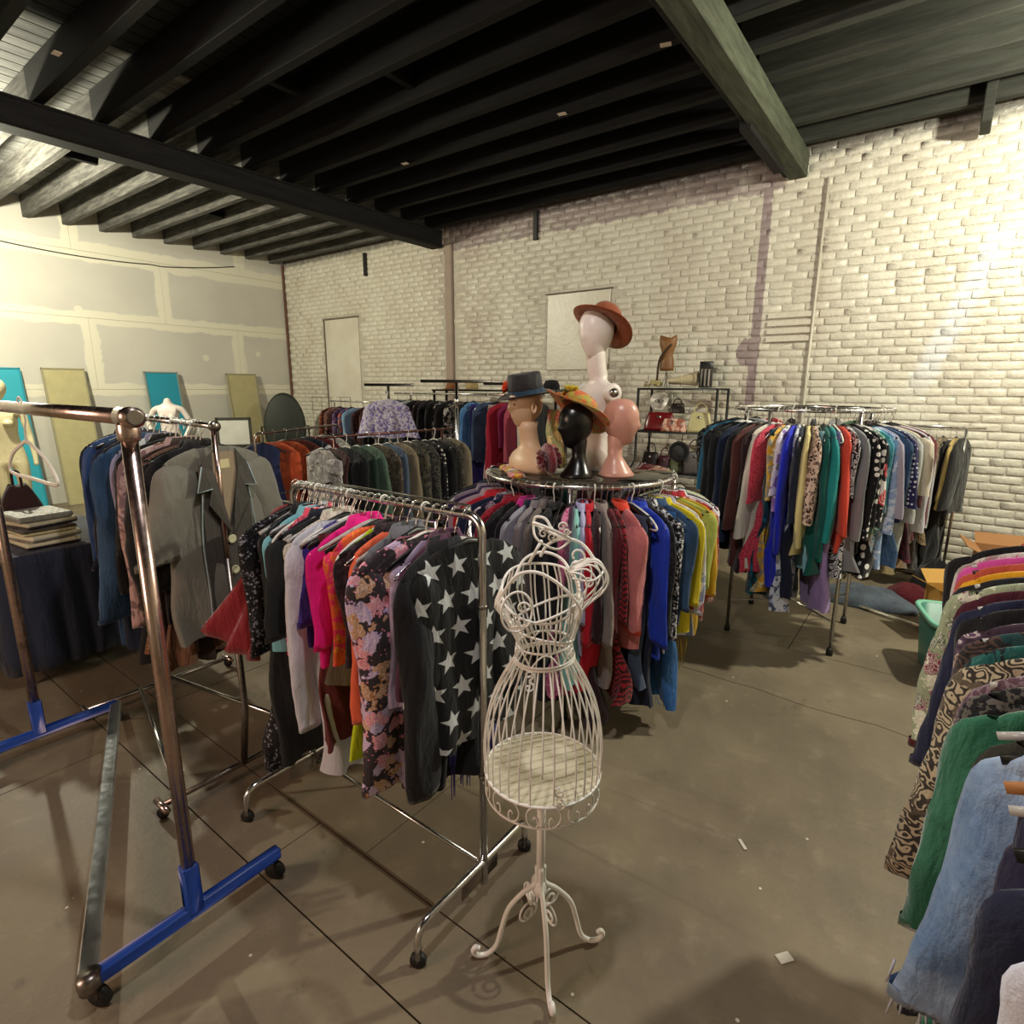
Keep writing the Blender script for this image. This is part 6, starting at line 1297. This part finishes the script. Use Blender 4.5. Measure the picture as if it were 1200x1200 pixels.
yc = carton((.30, 4.72, 0), .55, (.36, .28, .34), 'small tan cardboard box with a raised yellow-tan flap behind the right-hand rack', True, simple('yellow_card', '#c89a4e', .8, 0, .08, 5))
MB().box((0, 0, .16), (.34, .006, .30)).obj('flap', simple('yellow_card', '#c89a4e', .8), yc, smooth=False, loc=(-.03, -.15, .30), rot=(.9, .3, 0))
def heap(loc, s, mt, lab, seed, nm='bag'):
    r = np.random.default_rng(seed); p = r.random(6) * 6; G = []
    for t in np.linspace(0, 1, 12):
        k = math.sqrt(max(.02, 1 - (t * 1.0) ** 2.2)); G.append([(s[0] * k * math.cos(a) * (1 + .12 * math.sin(3 * a + p[0] + 3 * t) + .05 * math.sin(9 * a + p[1])), s[1] * k * math.sin(a) * (1 + .12 * math.sin(2 * a + p[2])), s[2] * t * (1 + .08 * math.sin(4 * a + p[3])) + .0) for a in np.linspace(0, 2 * PI, 37)[:-1]])
    o = MB().grid(np.array(G), True, True).obj(nm, mt, loc=loc); return tag(o, lab, nm.replace('_', ' '))
heap((.12, 5.60, 0), (.16, .14, .30), BK, 'black slumped bag under the straight rack at right', 3, 'cloth_bag'); heap((.66, 5.50, .02), (.17, .14, .52), F('splash', '#8a1f22', '#b5402e', '#5a1a1a'), 'bundle of red clothes inside the open cardboard box', 4, 'clothes_bundle'); heap((.98, 5.70, 0), (.20, .18, .78), F('splash', '#b9b2b8', '#b45a88', '#8f8f94'), 'pile of pale and pink clothes at the right edge behind the box', 6, 'clothes_pile')
heap((-.30, 5.10, 0), (.34, .22, .13), F('denim', '#3b434f', '#6d7888'), 'grey blue clothes bag lying on the floor by the straight rack', 8, 'garment_bag'); heap((-.02, 5.35, 0), (.16, .12, .14), MAR, 'maroon cloth dropped on the floor under the trench coat', 9, 'dropped_cloth')
MB_ = MB().tube([(-.52, 5.02, .02), (.30, 4.62, .02)], .012, 8); tag(MB_.obj('loose_pole', m_chrome('white_pole', '#dcd8cc', .3)), 'pale metal pole lying on the floor behind the taller round rack', 'pole')
bn = empty('storage_bin', (.24, 4.05, 0), .25, 'teal plastic storage bin on the floor beside the right-hand rack', 'bin'); TB = simple('teal_plastic', '#3d8271', .4); th = np.arange(32) / 32 * 2 * PI
def rr(w_, d_, z, e=.35): return np.stack([w_ * np.sign(np.cos(th)) * abs(np.cos(th)) ** e, d_ * np.sign(np.sin(th)) * abs(np.sin(th)) ** e, np.full(32, z)], 1)
MB().grid(np.array([rr(.001, .001, .004), rr(.13, .17, .004), rr(.135, .175, .02), rr(.165, .215, .36), rr(.158, .208, .36), rr(.13, .17, .03), rr(.001, .001, .03)]), True).obj('tub', TB, bn)
MB().grid(np.array([rr(.165, .215, .345), rr(.185, .235, .345), rr(.187, .237, .36), rr(.18, .23, .37), rr(.16, .21, .362)]), True).obj('rim', simple('pale_teal_plastic', '#7fc4ab', .4), bn)
# small things on the floor
tag(MB().box((0, 0, 0), (.05, .012, .004), .001).obj('plastic_scrap', simple('white_scrap', '#cfc9bd', .6), smooth=False, loc=(-.38, 1.95, .003), rot=(0, 0, 2.3)), 'thin pale scrap on the floor right of the dress form', 'scrap')
tag(MB().box((0, 0, 0), (.045, .03, .004), .001).obj('paper_scrap', simple('white_scrap', '#cfc9bd', .6), smooth=False, loc=(-.16, 1.58, .003), rot=(0, 0, .9)), 'pale paper scrap on the floor, farther right of the dress form', 'scrap')
